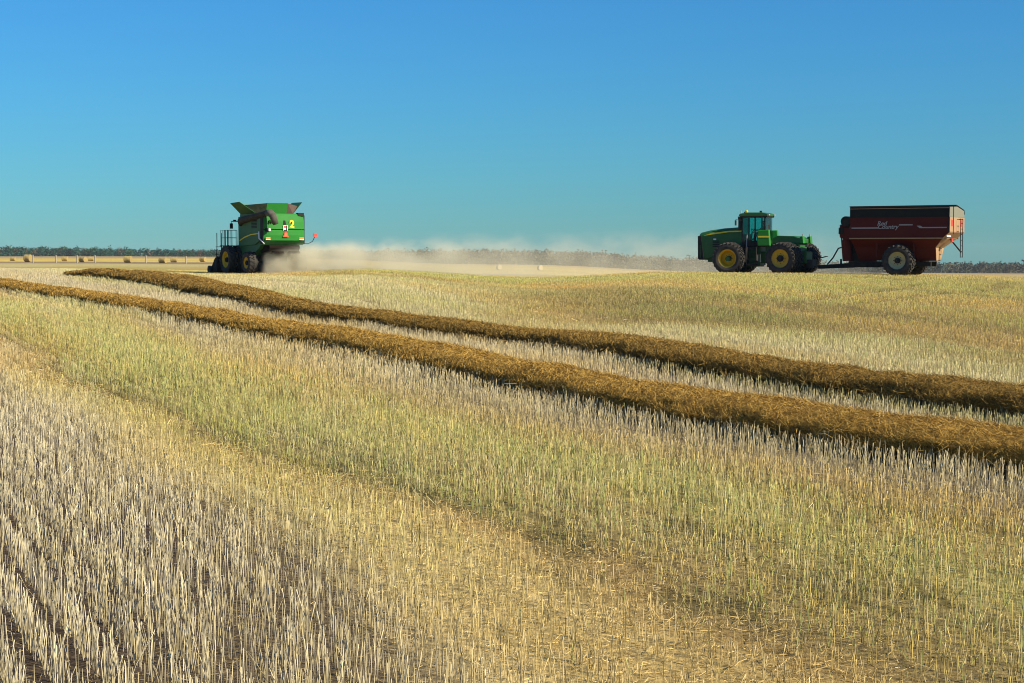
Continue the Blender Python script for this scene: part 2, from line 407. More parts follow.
# ------------------------------------------------------------------ stubble
def scatter(r1, r2, dens, half):
    n = int(half*(r2*r2-r1*r1)*dens)
    r = np.sqrt(RNG.uniform(r1*r1, r2*r2, n)); p = RNG.uniform(-half, half, n)
    return r*np.sin(p), r*np.cos(p)
def clear_of_windrows(X, Y, w=.62):
    return (np.abs(swath_dist(C1, X, Y)) > w) & ((np.abs(swath_dist(C2, X, Y)) > w) | (Y > C2[0][-1]))
PADS = []      # wheel contact patches where stubble is pressed down: x, y, radius
def build_stubble():
    Vs, Fs, Ss, Cs = [], [], [], []; base = 0
    for r1, r2, dens, half, wid in [(5.5,14,135,.62,.0026),(14,30,135,.66,.0029),(30,60,105,.50,.0040),(60,90,80,.42,.0056),(90,128,62,.42,.0074)]:
        X, Y = scatter(r1, r2, dens, half)
        s, t = along_across(X, Y)
        row = np.round(t/.30)*.30
        loose = RNG.random(len(X)) < .08
        t = np.where(loose, t, row + RNG.normal(0, .018, len(X)))
        X = s*DX + t*DY; Y = s*DY - t*DX
        u, g, c, m = zones(X, Y)
        keep = clear_of_windrows(X, Y) & (RNG.random(len(X)) < np.clip(m[:,1]*(.72+.55*fnoise(s*1.6, t*3, 61, 2)), 0, 1))
        for px, py, pr in PADS:
            keep &= ~((X-px)**2 + (Y-py)**2 < pr*pr)
        X, Y, c, m, u, s, t = X[keep], Y[keep], c[keep], m[keep], u[keep], s[keep], t[keep]
        n = len(X); Z = terrain(X, Y) - .02
        h = m[:,0]*RNG.normal(1, .16, n)*(.85+.3*fnoise(s/3, t/1.5, 77, 2)); h = np.clip(h, .05, .6)
        w = wid*RNG.uniform(.7, 1.35, n)
        lean = RNG.normal(0, .026, (n, 2)); bad = RNG.random(n) < .045
        lean[bad] = RNG.normal(0, .28, (bad.sum(), 2))
        kink = RNG.normal(0, .015, (n, 2))
        rot = RNG.uniform(0, 2*math.pi, n)
        # colour of each stalk
        k = RNG.random(n)
        cc = np.minimum(c*RNG.uniform(.60, 1.38, (n, 1)), .8)
        yel = (k < .30)[:, None]; cc = np.where(yel, cc*.45 + np.array(GY)*.55, cc)
        dk = (k > .74)[:, None]; cc = np.where(dk, cc*np.array([.54,.53,.49]), cc)
        gr = (RNG.random(n) < m[:,3]*.42)[:, None]; cc = np.where(gr, cc*.35 + np.array([.30,.36,.10])*.65, cc)
        rings = []
        for f, ws in ((0,1.15),(.55,1.0),(1.0,.85)):
            ctr = np.stack([X + lean[:,0]*h*f + kink[:,0]*(f==.55), Y + lean[:,1]*h*f + kink[:,1]*(f==.55), Z + h*f], -1)
            ring = []
            for q in range(3):
                a = rot + q*2.0944
                tip = np.where(f == 1.0, RNG.uniform(-1, 1, n)*.008, 0)
                ring.append(ctr + np.stack([np.cos(a)*w*ws, np.sin(a)*w*ws, tip], -1))
            rings.append(np.stack(ring, 1))
        V = np.concatenate(rings, 1)          # n, 9, 3
        fq = []
        for i in range(2):
            for q in range(3):
                fq.append((i*3+q, i*3+(q+1)%3, (i+1)*3+(q+1)%3, (i+1)*3+q))
        fq = np.array(fq)
        idx = base + np.arange(n)[:, None, None]*9
        Q = (idx + fq[None]).reshape(-1); T = (idx[:,0] + np.array([6,7,8])[None]).reshape(-1)
        Vs.append(V.reshape(-1,3)); Fs += [Q, T]; Ss += [np.full(n*6,4), np.full(n,3)]
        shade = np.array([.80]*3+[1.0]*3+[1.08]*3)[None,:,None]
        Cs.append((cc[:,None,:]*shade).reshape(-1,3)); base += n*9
    print('stalks', base//9)
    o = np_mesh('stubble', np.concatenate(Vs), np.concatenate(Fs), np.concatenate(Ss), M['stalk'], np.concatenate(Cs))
    tag(o, 'cut crop stubble standing in rows over the whole field', 'stubble', kind='stuff')

def ribbons(P, d, L, w, bend, col):
    """flat bent straws: centres P, unit directions d, lengths, half-widths -> arrays"""
    n = len(P)
    ref = RNG.normal(0, 1, (n, 3)); side = np.cross(d, ref); side /= np.linalg.norm(side, axis=1, keepdims=True)+1e-9
    up = np.cross(side, d)
    a = P - d*L[:,None]/2; b = P + up*(bend*L)[:,None]; c = P + d*L[:,None]/2
    W = side*w[:,None]
    V = np.stack([a-W, a+W, b-W, b+W, c-W, c+W], 1).reshape(-1,3)
    idx = np.arange(n)[:,None,None]*6
    Q = (idx + np.array([[0,1,3,2],[2,3,5,4]])[None]).reshape(-1)
    C = np.repeat(col, 6, axis=0)
    return V, Q, np.full(n*2, 4), C

def build_litter():
    Vs, Qs, Ss, Cs = [], [], [], []; base = 0
    for r1, r2, dens, half, ws in [(5.5,12,700,.62,.0016),(12,22,420,.60,.0020),(22,42,110,.42,.0036),(42,75,24,.42,.007)]:
        X, Y = scatter(r1, r2, dens, half)
        u, g, c, m = zones(X, Y)
        keep = RNG.random(len(X)) < np.clip(m[:,2]*.62, 0, 1)
        X, Y, g, c, m = X[keep], Y[keep], g[keep], c[keep], m[keep]; n = len(X)
        th = RNG.uniform(0, 2*math.pi, n); el = RNG.normal(.08, .30, n)
        d = np.stack([np.cos(th)*np.cos(el), np.sin(th)*np.cos(el), np.sin(el)], -1)
        L = RNG.gamma(2.2, .024, n).clip(.02,.24)*(1+.5*(r1 > 20))
        P = np.stack([X, Y, terrain(X, Y)+RNG.uniform(.004, .05, n)+np.clip(m[:,2]-1,0,1)*RNG.uniform(0,.07,n)], -1)
        base_c = np.where((RNG.random(n) < .55)[:,None], np.array([.60,.45,.19]), np.array([.40,.29,.12]))
        col = (base_c*(.25+.45*np.clip(g[:,:1]/.3,0,1)) + g*.5)*RNG.uniform(.6, 1.35, (n,1))
        V, Q, S, C = ribbons(P, d, L, ws*RNG.uniform(.6,1.5,n), RNG.uniform(-.06,.14,n), col)
        Vs.append(V); Qs.append(Q+base); Ss.append(S); Cs.append(C); base += len(V)
    o = np_mesh('straw_litter', np.concatenate(Vs), np.concatenate(Qs), np.concatenate(Ss), M['straw'], np.concatenate(Cs))
    tag(o, 'loose broken straw and chaff lying between the stubble', 'straw litter', kind='stuff')
    # green regrowth: small blades and leaves among the stalks
    Vs, Qs, Ss, Cs = [], [], [], []; base = 0
    for r1, r2, dens, half, ws in [(5.5,14,70,.62,.0024),(14,28,60,.46,.0032),(28,60,28,.42,.006),(60,115,10,.42,.010)]:
        X, Y = scatter(r1, r2, dens, half)
        u, g, c, m = zones(X, Y)
        s, t = along_across(X, Y)
        keep = (RNG.random(len(X)) < m[:,3]*1.1*np.clip(fnoise(s/2, t, 83, 3)*2.4-.6, 0, 1)) & clear_of_windrows(X, Y)
        X, Y, m = X[keep], Y[keep], m[keep]; n = len(X)
        th = RNG.uniform(0, 2*math.pi, n); el = RNG.uniform(.5, 1.4, n)
        d = np.stack([np.cos(th)*np.cos(el), np.sin(th)*np.cos(el), np.sin(el)], -1)
        L = RNG.uniform(.05, .17, n)
        P = np.stack([X, Y, terrain(X, Y)+L*.45], -1)
        col = np.array([.27,.28,.075])*RNG.uniform(.6,1.4,(n,1))*np.array([1,1,1]) + np.where((RNG.random(n)<.4)[:,None], np.array([.12,.06,.02]), 0)
        V, Q, S, C = ribbons(P, d, L, ws*RNG.uniform(.6,1.5,n), RNG.uniform(-.15,.15,n), col)
        Vs.append(V); Qs.append(Q+base); Ss.append(S); Cs.append(C); base += len(V)
    o = np_mesh('regrowth', np.concatenate(Vs), np.concatenate(Qs), np.concatenate(Ss), M['leaf'], np.concatenate(Cs))
    tag(o, 'thin green regrowth showing in bands among the stubble', 'weeds', kind='stuff')

# ------------------------------------------------------------------ windrows
def build_windrow(c, label, y0, y1, seed, flare=False, tone=1.0):
    Y = [y0]
    while Y[-1] < y1:
        Y.append(Y[-1] + np.clip(Y[-1]*.006, .10, .5))
    Y = np.array(Y); X = at_y(c, Y)
    n = len(Y)
    T = np.stack([np.gradient(X), np.gradient(Y)], -1); T /= np.linalg.norm(T, axis=1, keepdims=True)
    S = np.stack([T[:,1], -T[:,0]], -1)
    arc = np.concatenate([[0], np.cumsum(np.hypot(np.diff(X), np.diff(Y)))])
    end = sstep((y1 - Y)/3.0 + .12)
    K = 18
    ang = np.linspace(0, 2*math.pi, K, endpoint=False)
    W = (.76 + (.14)*(fnoise(arc/1.7, arc*0+seed, seed, 3)-.5)*2) * (.35+.65*end)
    H = (.19 + .06*(fnoise(arc/1.3, arc*0+seed+5, seed+3, 3)-.5)*2) * (.3+.7*end)
    if flare:
        fl = sstep((Y-60)/22); W = W*(1+.8*fl); H = H*(1+.9*fl)
    Zg = terrain(X, Y)
    A = np.broadcast_to(ang[None], (n, K)); AR = np.broadcast_to(arc[:,None], (n, K))
    dn = 1 + .26*(fnoise(AR/.75+A*.0, A*2.2+seed*3, seed+9, 3)-.5)*2
    ca = np.cos(A); sa = np.sin(A)
    off = np.sign(ca)*np.abs(ca)**.8 * W[:,None]*dn
    zz = Zg[:,None] + .26 + np.where(sa > 0, sa*H[:,None], sa*.14)*dn
    PX = X[:,None] + S[:,0:1]*off; PY = Y[:,None] + S[:,1:2]*off
    V = np.stack([PX, PY, zz], -1).reshape(-1,3)
    cn = fnoise(AR/.4, A*3, seed+20, 3)[...,None]
    col = (np.array([.22,.12,.02])*(1-cn) + np.array([.38,.22,.045])*cn).reshape(-1,3)*tone
    idx = np.arange(n*K).reshape(n, K); nx = np.roll(idx, -1, axis=1)
    q = np.stack([idx[:-1], nx[:-1], nx[1:], idx[1:]], -1).reshape(-1,4)
    capa = idx[0][::-1]; capb = idx[-1]
    flat = np.concatenate([q.ravel(), capa, capb]); sizes = np.concatenate([np.full(len(q),4), [K, K]])
    o = np_mesh('windrow', V, flat, sizes, M['mound'], col, smooth=True)
    tag(o, label, 'windrow', 'windrows of cut crop on the field')
    # loose stalks over the skin of the windrow
    r = np.hypot(X, Y)
    per = np.clip(4200/(r/22)**1.3, 380, 4200)              # straws per metre
    cum = np.concatenate([[0], np.cumsum((per[1:]+per[:-1])/2*np.diff(arc))])
    ns = int(min(cum[-1], 260000))
    pos = np.interp(RNG.random(ns)*cum[-1], cum, np.arange(n))
    i = np.clip(pos.astype(int), 0, n-2); f = pos - i
    av = RNG.uniform(-.35, math.pi+.35, ns)
    kk = (av % (2*math.pi))/(2*math.pi)*K; k0 = kk.astype(int) % K; k1 = (k0+1) % K; fk = kk - np.floor(kk)
    G = V.reshape(n, K, 3)
    P = ((G[i,k0]*(1-f)[:,None] + G[i+1,k0]*f[:,None])*(1-fk)[:,None] + (G[i,k1]*(1-f)[:,None] + G[i+1,k1]*f[:,None])*fk[:,None])
    Tn = np.concatenate([T[i], np.zeros((ns,1))], 1)
    Nn = np.concatenate([S[i]*np.cos(av)[:,None], np.sin(av)[:,None]], 1)
    B = np.cross(Tn, Nn)
    tang = RNG.normal(0, .8, ns)
    d = Tn*np.cos(tang)[:,None] + B*np.sin(tang)[:,None] + Nn*(np.where(RNG.random(ns) < .12, RNG.uniform(.3, 1.0, ns), RNG.normal(.08, .28, ns)))[:,None] + RNG.normal(0,.15,(ns,3))
    d /= np.linalg.norm(d, axis=1, keepdims=True)
    L = RNG.uniform(.07, .26, ns); rr = np.hypot(P[:,0], P[:,1])
    w = np.clip(.0022*(rr/24), .0018, .011)*RNG.uniform(.6,1.4,ns)
    P = P + Nn*RNG.uniform(-.01,.05,ns)[:,None]
    sp = RNG.random(ns) < .05                                # straws spilled over the stubble on both sides
    sd = np.where(RNG.random(ns) < .5, 1, -1)*(.72 + RNG.exponential(.16, ns))
    Ps = np.stack([X[i]+S[i,0]*sd, Y[i]+S[i,1]*sd, Zg[i]+RNG.uniform(.05,.30,ns)], -1)
    P = np.where(sp[:,None], Ps, P)
    kx = RNG.random((ns,1))
    col = np.array([.29,.165,.026])*(1-kx) + np.array([.50,.31,.065])*kx
    col = np.where(RNG.random((ns,1)) < .10, np.array([.13,.07,.016]), col)*RNG.uniform(.75,1.25,(ns,1))*tone
    V2, Q2, S2_, C2_ = ribbons(P, d, L, w, RNG.normal(0,.10,ns), col)
    o2 = np_mesh('loose_straw', V2, Q2, S2_, M['straw'], C2_, parent=o)
    o2['kind'] = 'stuff'
build_windrow(C1, 'long brown windrow of cut crop, the nearer and wider of the two', 9, 118, 4)
build_windrow(C2, 'long brown windrow of cut crop, the farther and thinner one ending at the combine', 13, min(C2[0][-1], 118), 13, True, .74)

# ------------------------------------------------------------------ wheels
def wheel(parent, loc, Rad, rim, wid, rim_mat, rotz=0.0, lugs=22, dish=.16, side=1, hubr=.16):
    """side=+1: outer face towards +y. returns the rim (part) with its tyre and hub (sub-parts)"""
    a = MB(); hw = wid/2
    s = side
    a.lathe([(rim*1.03,hw*.86*s),(rim*1.06,hw*.80*s),(rim*.98,hw*.72*s),(rim*.93,(hw*.70-dish)*s),(rim*.30,(hw*.70-dish*1.15)*s),(0.02,(hw*.70-dish*1.15)*s),
             (0.02,(hw*.70-dish*1.15-.05)*s),(rim*.9,-hw*.3*s),(rim*.98,-hw*.72*s),(rim*1.06,-hw*.80*s),(rim*1.03,-hw*.86*s),(rim*.9,-hw*.6*s),(rim*.88,hw*.4*s)], 36, closed=True)
    w = a.build('wheel', rim_mat, parent, loc, rotz, smooth=True)
    t = MB(); ro = Rad-.075
    t.lathe([(rim*1.0,hw*.80),(rim*1.12,hw*.93),(rim+(ro-rim)*.45,hw*1.02),(ro-.11,hw*.98),(ro-.02,hw*.84),(ro,hw*.4),(ro,-hw*.4),(ro-.02,-hw*.84),(ro-.11,-hw*.98),
             (rim+(ro-rim)*.45,-hw*1.02),(rim*1.12,-hw*.93),(rim*1.0,-hw*.80)], 44)
    for k in range(lugs):
        for sg in (1,-1):
            a0 = 2*math.pi*(k + (.5 if sg < 0 else 0))/lugs
            pts = []
            for rr in (ro-.03, Rad):
                for (yy, da, drop) in ((-.02*sg, -.035, 0), (hw*.99*sg, -.045+.30, .045), (hw*.99*sg, .045+.30, .045), (-.02*sg, .05, 0)):
                    an = a0 - da; q = rr - drop
                    pts.append((q*math.cos(an), yy, q*math.sin(an)))
            t.hexa(pts)
    t.build('tyre', M['rubber'], w)
    h = MB()
    yb = (hw*.70-dish*1.15)*s
    h.lathe([(0.01,yb-.02*s),(hubr,yb-.02*s),(hubr,yb+.14*s),(hubr*.7,yb+.19*s),(0.01,yb+.19*s)], 20, closed=False)
    for k in range(8):
        an = 2*math.pi*k/8
        x, z = hubr*1.45*math.cos(an), hubr*1.45*math.sin(an)
        h.tube([(x,yb-.01*s,z),(x,yb+.04*s,z)], .022, 6)
    h.build('hub', M['black'], w)
    return w

def text_part(name, body, size, parent, loc, rot, mat_, extrude=.004, shear=0.0, bold=0.0):
    cu = bpy.data.curves.new(name, 'FONT'); cu.body = body; cu.size = size; cu.extrude = extrude; cu.shear = shear; cu.offset = bold
    cu.align_x = 'CENTER'; cu.align_y = 'CENTER'
    cu.materials.append(mat_)
    o = bpy.data.objects.new(name, cu); o.location = loc; o.rotation_euler = rot
    link(o)
    bpy.context.view_layer.update()
    me = bpy.data.meshes.new_from_object(o.evaluated_get(bpy.context.evaluated_depsgraph_get()))
    bpy.data.objects.remove(o); bpy.data.curves.remove(cu)
    me.materials.clear(); me.materials.append(mat_)
    o = bpy.data.objects.new(name, me); o.location = loc; o.rotation_euler = rot
    return link(o, parent)

# ------------------------------------------------------------------ tractor
H24 = R(24)
TX, TY = 14.26, 99.7
TZ = float(terrain(TX, TY)) - .02
def build_tractor():
    t = empty('articulated_tractor', (TX, TY, TZ), math.pi - H24)
    tag(t, 'green articulated tractor with yellow rims pulling the red grain cart along the crest', 'tractor')
    RA = -R(11); J = (-1.95, 0, 0)         # rear frame turns about the joint
    def rb(mb, name, m, **k): return mb.build(name, m, t, J, RA, **k)
    # hood, lofted so that it droops to the nose
    secs = []
    for x, zt, zb, hw in [(2.30,2.52,1.10,.50),(2.20,2.66,1.02,.60),(1.6,2.80,1.02,.63),(.7,2.92,1.30,.62),(-.2,2.98,1.55,.60),(-.58,2.98,1.55,.58)]:
        secs.append([(x,-hw,zb),(x,hw,zb),(x,hw*1.04,zb+(zt-zb)*.5),(x,hw*1.0,zt-.22),(x,hw*.82,zt-.06),(x,hw*.4,zt),(x,-hw*.4,zt),(x,-hw*.82,zt-.06),(x,-hw*1.0,zt-.22),(x,-hw*1.04,zb+(zt-zb)*.5)])
    hood = MB().loft(secs).build('hood', M['shaded_green'], t, smooth=False, bevel=.025)
    g = MB(); g.hexa([(1.92,-.68,.98),(2.36,-.54,.98),(2.36,.54,.98),(1.92,.68,.98),(2.14,-.655,2.44),(2.38,-.52,2.44),(2.38,.52,2.44),(2.14,.655,2.44)])
    for k in range(9): g.box(2.37,2.395,-.44,.44,1.15+k*.12,1.19+k*.12)
    g.build('grille', M['black'], hood, bevel=.02)
    for s in (1,-1):
        MB().plate([(1.95,s*.64,2.46),(1.4,s*.665,2.62),(.3,s*.653,2.75),(-.56,s*.61,2.77),(-.56,s*.612,2.70),(.3,s*.657,2.67),(1.4,s*.668,2.52)],.02).build('stripe', M['decal_yellow'], hood)
        v = MB()
        for k in range(4): v.box(.9,1.35,s*.66-.012,s*.66+.012,1.75+k*.11,1.81+k*.11)
        v.build('side_vent', M['black'], hood)
        MB().box(1.12,1.30,s*.665-.012,s*.665+.012,2.18,2.27).build('side_lamp', M['white'], hood)
    # front chassis and weights
    c = MB(); c.box(-1.5,1.75,-.42,.42,.78,1.3); c.box(1.7,2.3,-.5,.5,.92,1.14); c.box(-1.75,-.7,-.6,.6,1.302,1.78); c.box(-1.7,-.5,-.55,.55,.5,.778)
    c.build('front_frame', M['shaded_green'], t, bevel=.02)
    ax = MB(); ax.tube([(0,-1.95,1.0),(0,1.95,1.0)],.15,14); ax.tube([(0,-.5,1.0),(0,.5,1.0)],.34,16); ax.build('front_axle', M['shaded_green'], t, smooth=False)
    for y, s in ((1.72,1),(.98,1),(-1.72,-1),(-.98,-1)):
        wheel(t, (0,y,1.02), 1.02, .55, .64, M['yellow'], 0, 24, .34 if abs(y) > 1.5 else .05, s)
    # cab
    cab = MB(); cab.box(-2.12,-.60,-.84,.84,1.75,2.15)
    cab = cab.build('cab', M['black'], t, bevel=.03)
    rf = MB(); rf.prism([(-2.25,3.66),(-.45,3.66),(-.38,3.72),(-.52,3.84),(-1.0,3.90),(-1.95,3.89),(-2.27,3.80)], -.88, .88); rf.build('roof', M['shaded_green'], cab, bevel=.03)
    MB().prism([(-2.2,3.59),(-.50,3.59),(-.46,3.657),(-2.23,3.657)], -.88, .88).build('roof_trim', M['black'], cab)
    for x, y in ((-.62,.80),(-.62,-.80),(-1.45,.82),(-1.45,-.82),(-2.07,.80),(-2.07,-.80)):
        MB().box(x-.04,x+.04,y-.035,y+.035,2.15,3.59).build('cab_post', M['black'], cab)
    gz = 3.585
    for pts in ([(-.66,.83,2.16),(-1.40,.85,2.16),(-1.40,.85,gz),(-.66,.83,gz)], [(-1.50,.85,2.16),(-2.03,.83,2.16),(-2.03,.83,gz),(-1.50,.85,gz)],
                [(-.66,-.83,2.16),(-1.40,-.85,2.16),(-1.40,-.85,gz),(-.66,-.83,gz)], [(-1.50,-.85,2.16),(-2.03,-.83,2.16),(-2.03,-.83,gz),(-1.50,-.85,gz)],
                [(-.59,-.76,2.16),(-.59,.76,2.16),(-.59,.76,gz),(-.59,-.76,gz)], [(-2.12,-.76,2.16),(-2.12,.76,2.16),(-2.12,.76,gz),(-2.12,-.76,gz)]):
        MB().plate(pts,.012).build('window', M['glass'], cab)
    st = MB(); st.box(-2.05,-1.55,-.26,.26,2.15,2.52); st.prism([(-2.09,2.45),(-1.93,2.45),(-2.03,3.15),(-2.15,3.15)],-.25,.25); st.build('seat', M['black'], cab, bevel=.03)
    sw = MB(); sw.tube([(-.95,0,2.15),(-1.05,0,2.72)],.04,8)
    ring = [(-1.07+.12*math.sin(a)*.6, .21*math.cos(a), 2.76+.20*math.sin(a)*.6) for a in np.linspace(0,2*math.pi,17)]
    sw.tube(ring,.02,6); sw.build('steering_wheel', M['black'], cab)
    MB().box(-.95,-.68,-.4,.4,2.15,2.55).build('dashboard', M['black'], cab, bevel=.03)
    MB().lathe([(.01,-.05),(.08,-.05),(.11,0),(.09,.04),(.01,.05)],16,closed=False).build('receiver', M['decal_yellow'], cab, loc=(-.70,.15,3.95))
    b = MB(); b.tube([(-.52,.72,3.84),(-.52,.72,4.02)],.035,8); b.build('beacon', M['amber'], cab)
    for x, y in ((-.42,.62),(-.42,-.62),(-2.28,.66),(-2.28,-.66)):
        MB().box(x-.05,x+.05,y-.10,y+.10,3.70,3.79).build('work_lamp', M['grey'], cab, bevel=.01)
    MB().box(-1.75,-1.62,.3,.42,3.89,4.01).build('aerial_base', M['black'], cab)
    for s in (1,-1):
        m_ = MB(); m_.tube([(-.60,s*.86,3.40),(-.30,s*1.20,3.45),(-.30,s*1.20,3.35)],.018,6); m_.box(-.33,-.27,s*1.2-.11,s*1.2+.11,3.08,3.40); m_.build('mirror', M['black'], cab)
    # exhaust and intake in front of the cab
    ex = MB(); ex.tube([(-.38,-.52,2.75),(-.38,-.52,3.72),(-.45,-.52,3.96)],[.12,.12,.08],12); ex.tube([(-.38,-.52,2.95),(-.38,-.52,3.6)],.155,14); ex.build('exhaust', M['black'], t)
    MB().tube([(-.40,.50,2.8),(-.40,.50,3.40),(-.40,.50,3.65)],[.13,.13,.17],12).build('air_intake', M['steel'], t)
    # fuel tanks / rear cab fender with stripe
    for s in (1,-1):
        tk = MB(); tk.prism([(-2.50,1.80),(-1.72,1.80),(-1.66,2.25),(-1.74,2.78),(-2.42,2.80)], s*.88, s*1.20)
        tk = tk.build('fuel_tank', M['green'], t, bevel=.04)
        MB().box(-2.44,-1.74,s*1.205-.008,s*1.205+.008,2.32,2.42).build('stripe', M['decal_yellow'], tk)
        sp = MB()
        for k in range(4): sp.box(-1.62,-1.05,s*(1.0+.05*(3-k))-.14,s*(1.0+.05*(3-k))+.14,.62+k*.33,.66+k*.33)
        sp.box(-1.66,-1.62,s*1.02-.2,s*1.02+.2,.6,1.75); sp.box(-1.05,-1.01,s*1.02-.2,s*1.02+.2,.6,1.75)
        sp.build('steps', M['steel'], t)
        MB().tube([(-1.02,s*1.1,.75),(-.98,s*1.12,1.5),(-1.0,s*1.05,2.5)],.025,6).build('handrail', M['grey'], t)
        MB().plate([(-.98,s*.8,.8),(-.98,s*1.3,.8),(-1.0,s*1.3,1.75),(-1.0,s*.8,1.75)],.03).build('mudguard', M['steel'], t)
    # rear frame, turned about the joint
    fr = MB(); fr.box(-2.95,.15,-.46,.46,.72,1.45); fr.box(-2.5,-.3,-.62,.62,1.45,1.95); rb(fr, 'rear_frame', M['shaded_green'], bevel=.03)
    dk = MB(); dk.prism([(-2.7,1.951),(-.75,1.951),(-.75,2.30),(-1.1,2.44),(-2.2,2.40),(-2.7,2.22)], -.66, .66); rb(dk, 'rear_deck', M['shaded_green'], bevel=.04)
    for s in (1,-1):
        rb(MB().prism([(-2.85,1.95),(-2.60,1.95),(-2.60,2.36),(-2.80,2.40)], s*.40, s*.70), 'rear_light_bracket', M['green'], bevel=.02)
        rb(MB().tube([(-2.72,s*.52,2.35),(-2.72,s*.52,2.52)],.04,8), 'rear_lamp', M['grey'])
    ra = MB(); ra.tube([(-1.9,-1.95,1.0),(-1.9,1.95,1.0)],.15,14); ra.tube([(-1.9,-.5,1.0),(-1.9,.5,1.0)],.34,16); rb(ra, 'rear_axle', M['shaded_green'])
    c8, s8 = math.cos(RA), math.sin(RA)
    for y, s in ((1.72,1),(.98,1),(-1.72,-1),(-.98,-1)):
        x0 = -1.9
        wheel(t, (J[0]+c8*x0-s8*y, J[1]+s8*x0+c8*y, 1.02), 1.02, .55, .64, M['gold'], RA, 24, .06, s, .2)
    db = MB(); db.box(-3.62,-1.8,-.09,.09,.48,.56); db.box(-3.3,-2.9,-.3,.3,.45,.95); rb(db, 'drawbar', M['steel'], bevel=.01)
    hs = MB()
    for k in range(3):
        y = -.12+.12*k
        hs.tube([(-2.95,y,1.6),(-3.3,y,1.35),(-3.7,y*1.3,1.05),(-4.1,y*1.3,1.15)],.022,6)
    rb(hs, 'hydraulic_hose', M['black'])
    return t
build_tractor()
def world_of(rotz, org, p):
    c, s = math.cos(rotz), math.sin(rotz)
    return org[0]+c*p[0]-s*p[1], org[1]+s*p[0]+c*p[1]
_jx, _jy = world_of(math.pi-H24, (TX,TY), (-1.95,0))
HITCH = world_of(math.pi-H24-R(11), (_jx,_jy), (-3.55,0))
print('hitch', HITCH)

# ------------------------------------------------------------------ the driver in the tractor cab
def skin_body(name, joints, edges, mat_, parent=None, sub=2):
    me = bpy.data.meshes.new(name); me.from_pydata([j[0] for j in joints], edges, [])
    o = bpy.data.objects.new(name, me); link(o, parent)
    sk = o.modifiers.new('skin', 'SKIN'); sk.use_smooth_shade = True
    lay = me.skin_vertices[0] if len(me.skin_vertices) else None
    if lay is None:
        bpy.context.view_layer.update()
        lay = me.skin_vertices[0]
    for v, j in zip(lay.data, joints):
        v.radius = j[1] if isinstance(j[1], tuple) else (j[1], j[1])
    lay.data[0].use_root = True
    ss = o.modifiers.new('sub', 'SUBSURF'); ss.levels = sub; ss.render_levels = sub
    me.materials.append(mat_)
    return o
def build_driver():
    j = [((-2.02,0,2.60),(.17,.13)),((-2.05,0,2.82),(.17,.12)),((-2.08,0,3.02),(.19,.12)),((-2.08,0,3.13),(.07,.07)),
         ((-2.07,.20,3.04),.075),((-1.86,.27,2.80),.055),((-1.60,.20,2.80),.045),((-1.40,.14,2.83),.04),
         ((-2.07,-.20,3.04),.075),((-1.86,-.27,2.80),.055),((-1.60,-.20,2.80),.045),((-1.40,-.14,2.83),.04),
         ((-1.98,.11,2.60),.10),((-1.55,.14,2.62),.085),((-1.45,.14,2.25),.06),((-1.30,.14,2.20),.05),
         ((-1.98,-.11,2.60),.10),((-1.55,-.14,2.62),.085),((-1.45,-.14,2.25),.06),((-1.30,-.14,2.20),.05)]
    e = [(0,1),(1,2),(2,3),(2,4),(4,5),(5,6),(6,7),(2,8),(8,9),(9,10),(10,11),(0,12),(12,13),(13,14),(14,15),(0,16),(16,17),(17,18),(18,19)]
    o = skin_body('person', j, e, M['cloth'])
    o.location = (TX-.25*math.cos(H24), TY+.25*math.sin(H24), TZ); o.rotation_euler = (0,0,math.pi-H24)
    tag(o, 'person in dark clothing sitting at the wheel inside the green tractor cab', 'person')
    def lump(name, secs, m):
        s_ = []
        for z, rx, ry, cx in secs:
            s_.append([(cx+rx*math.cos(a), ry*math.sin(a), z) for a in np.linspace(0,2*math.pi,14,endpoint=False)])
        b = MB().loft(s_)
        if name == 'head':   # nose, ears
            b.hexa([(-1.965,-.015,3.235),(-1.955,-.02,3.235),(-1.955,.02,3.235),(-1.965,.015,3.235),(-1.965,-.008,3.285),(-1.96,-.008,3.285),(-1.96,.008,3.285),(-1.965,.008,3.285)])
            for s in (1,-1): b.box(-2.07,-2.04,s*.078-.008,s*.078+.008,3.235,3.30)
        b.build(name, m, o, smooth=True)
    lump('head', [(3.10,.05,.05,-2.07),(3.16,.07,.06,-2.05),(3.20,.095,.072,-2.05),(3.27,.105,.078,-2.055),(3.31,.10,.076,-2.06)], M['skin'])
    lump('cap', [(3.295,.11,.084,-2.055),(3.345,.105,.082,-2.06),(3.375,.07,.06,-2.06),(3.385,.02,.02,-2.06)], M['hair'])
build_driver()

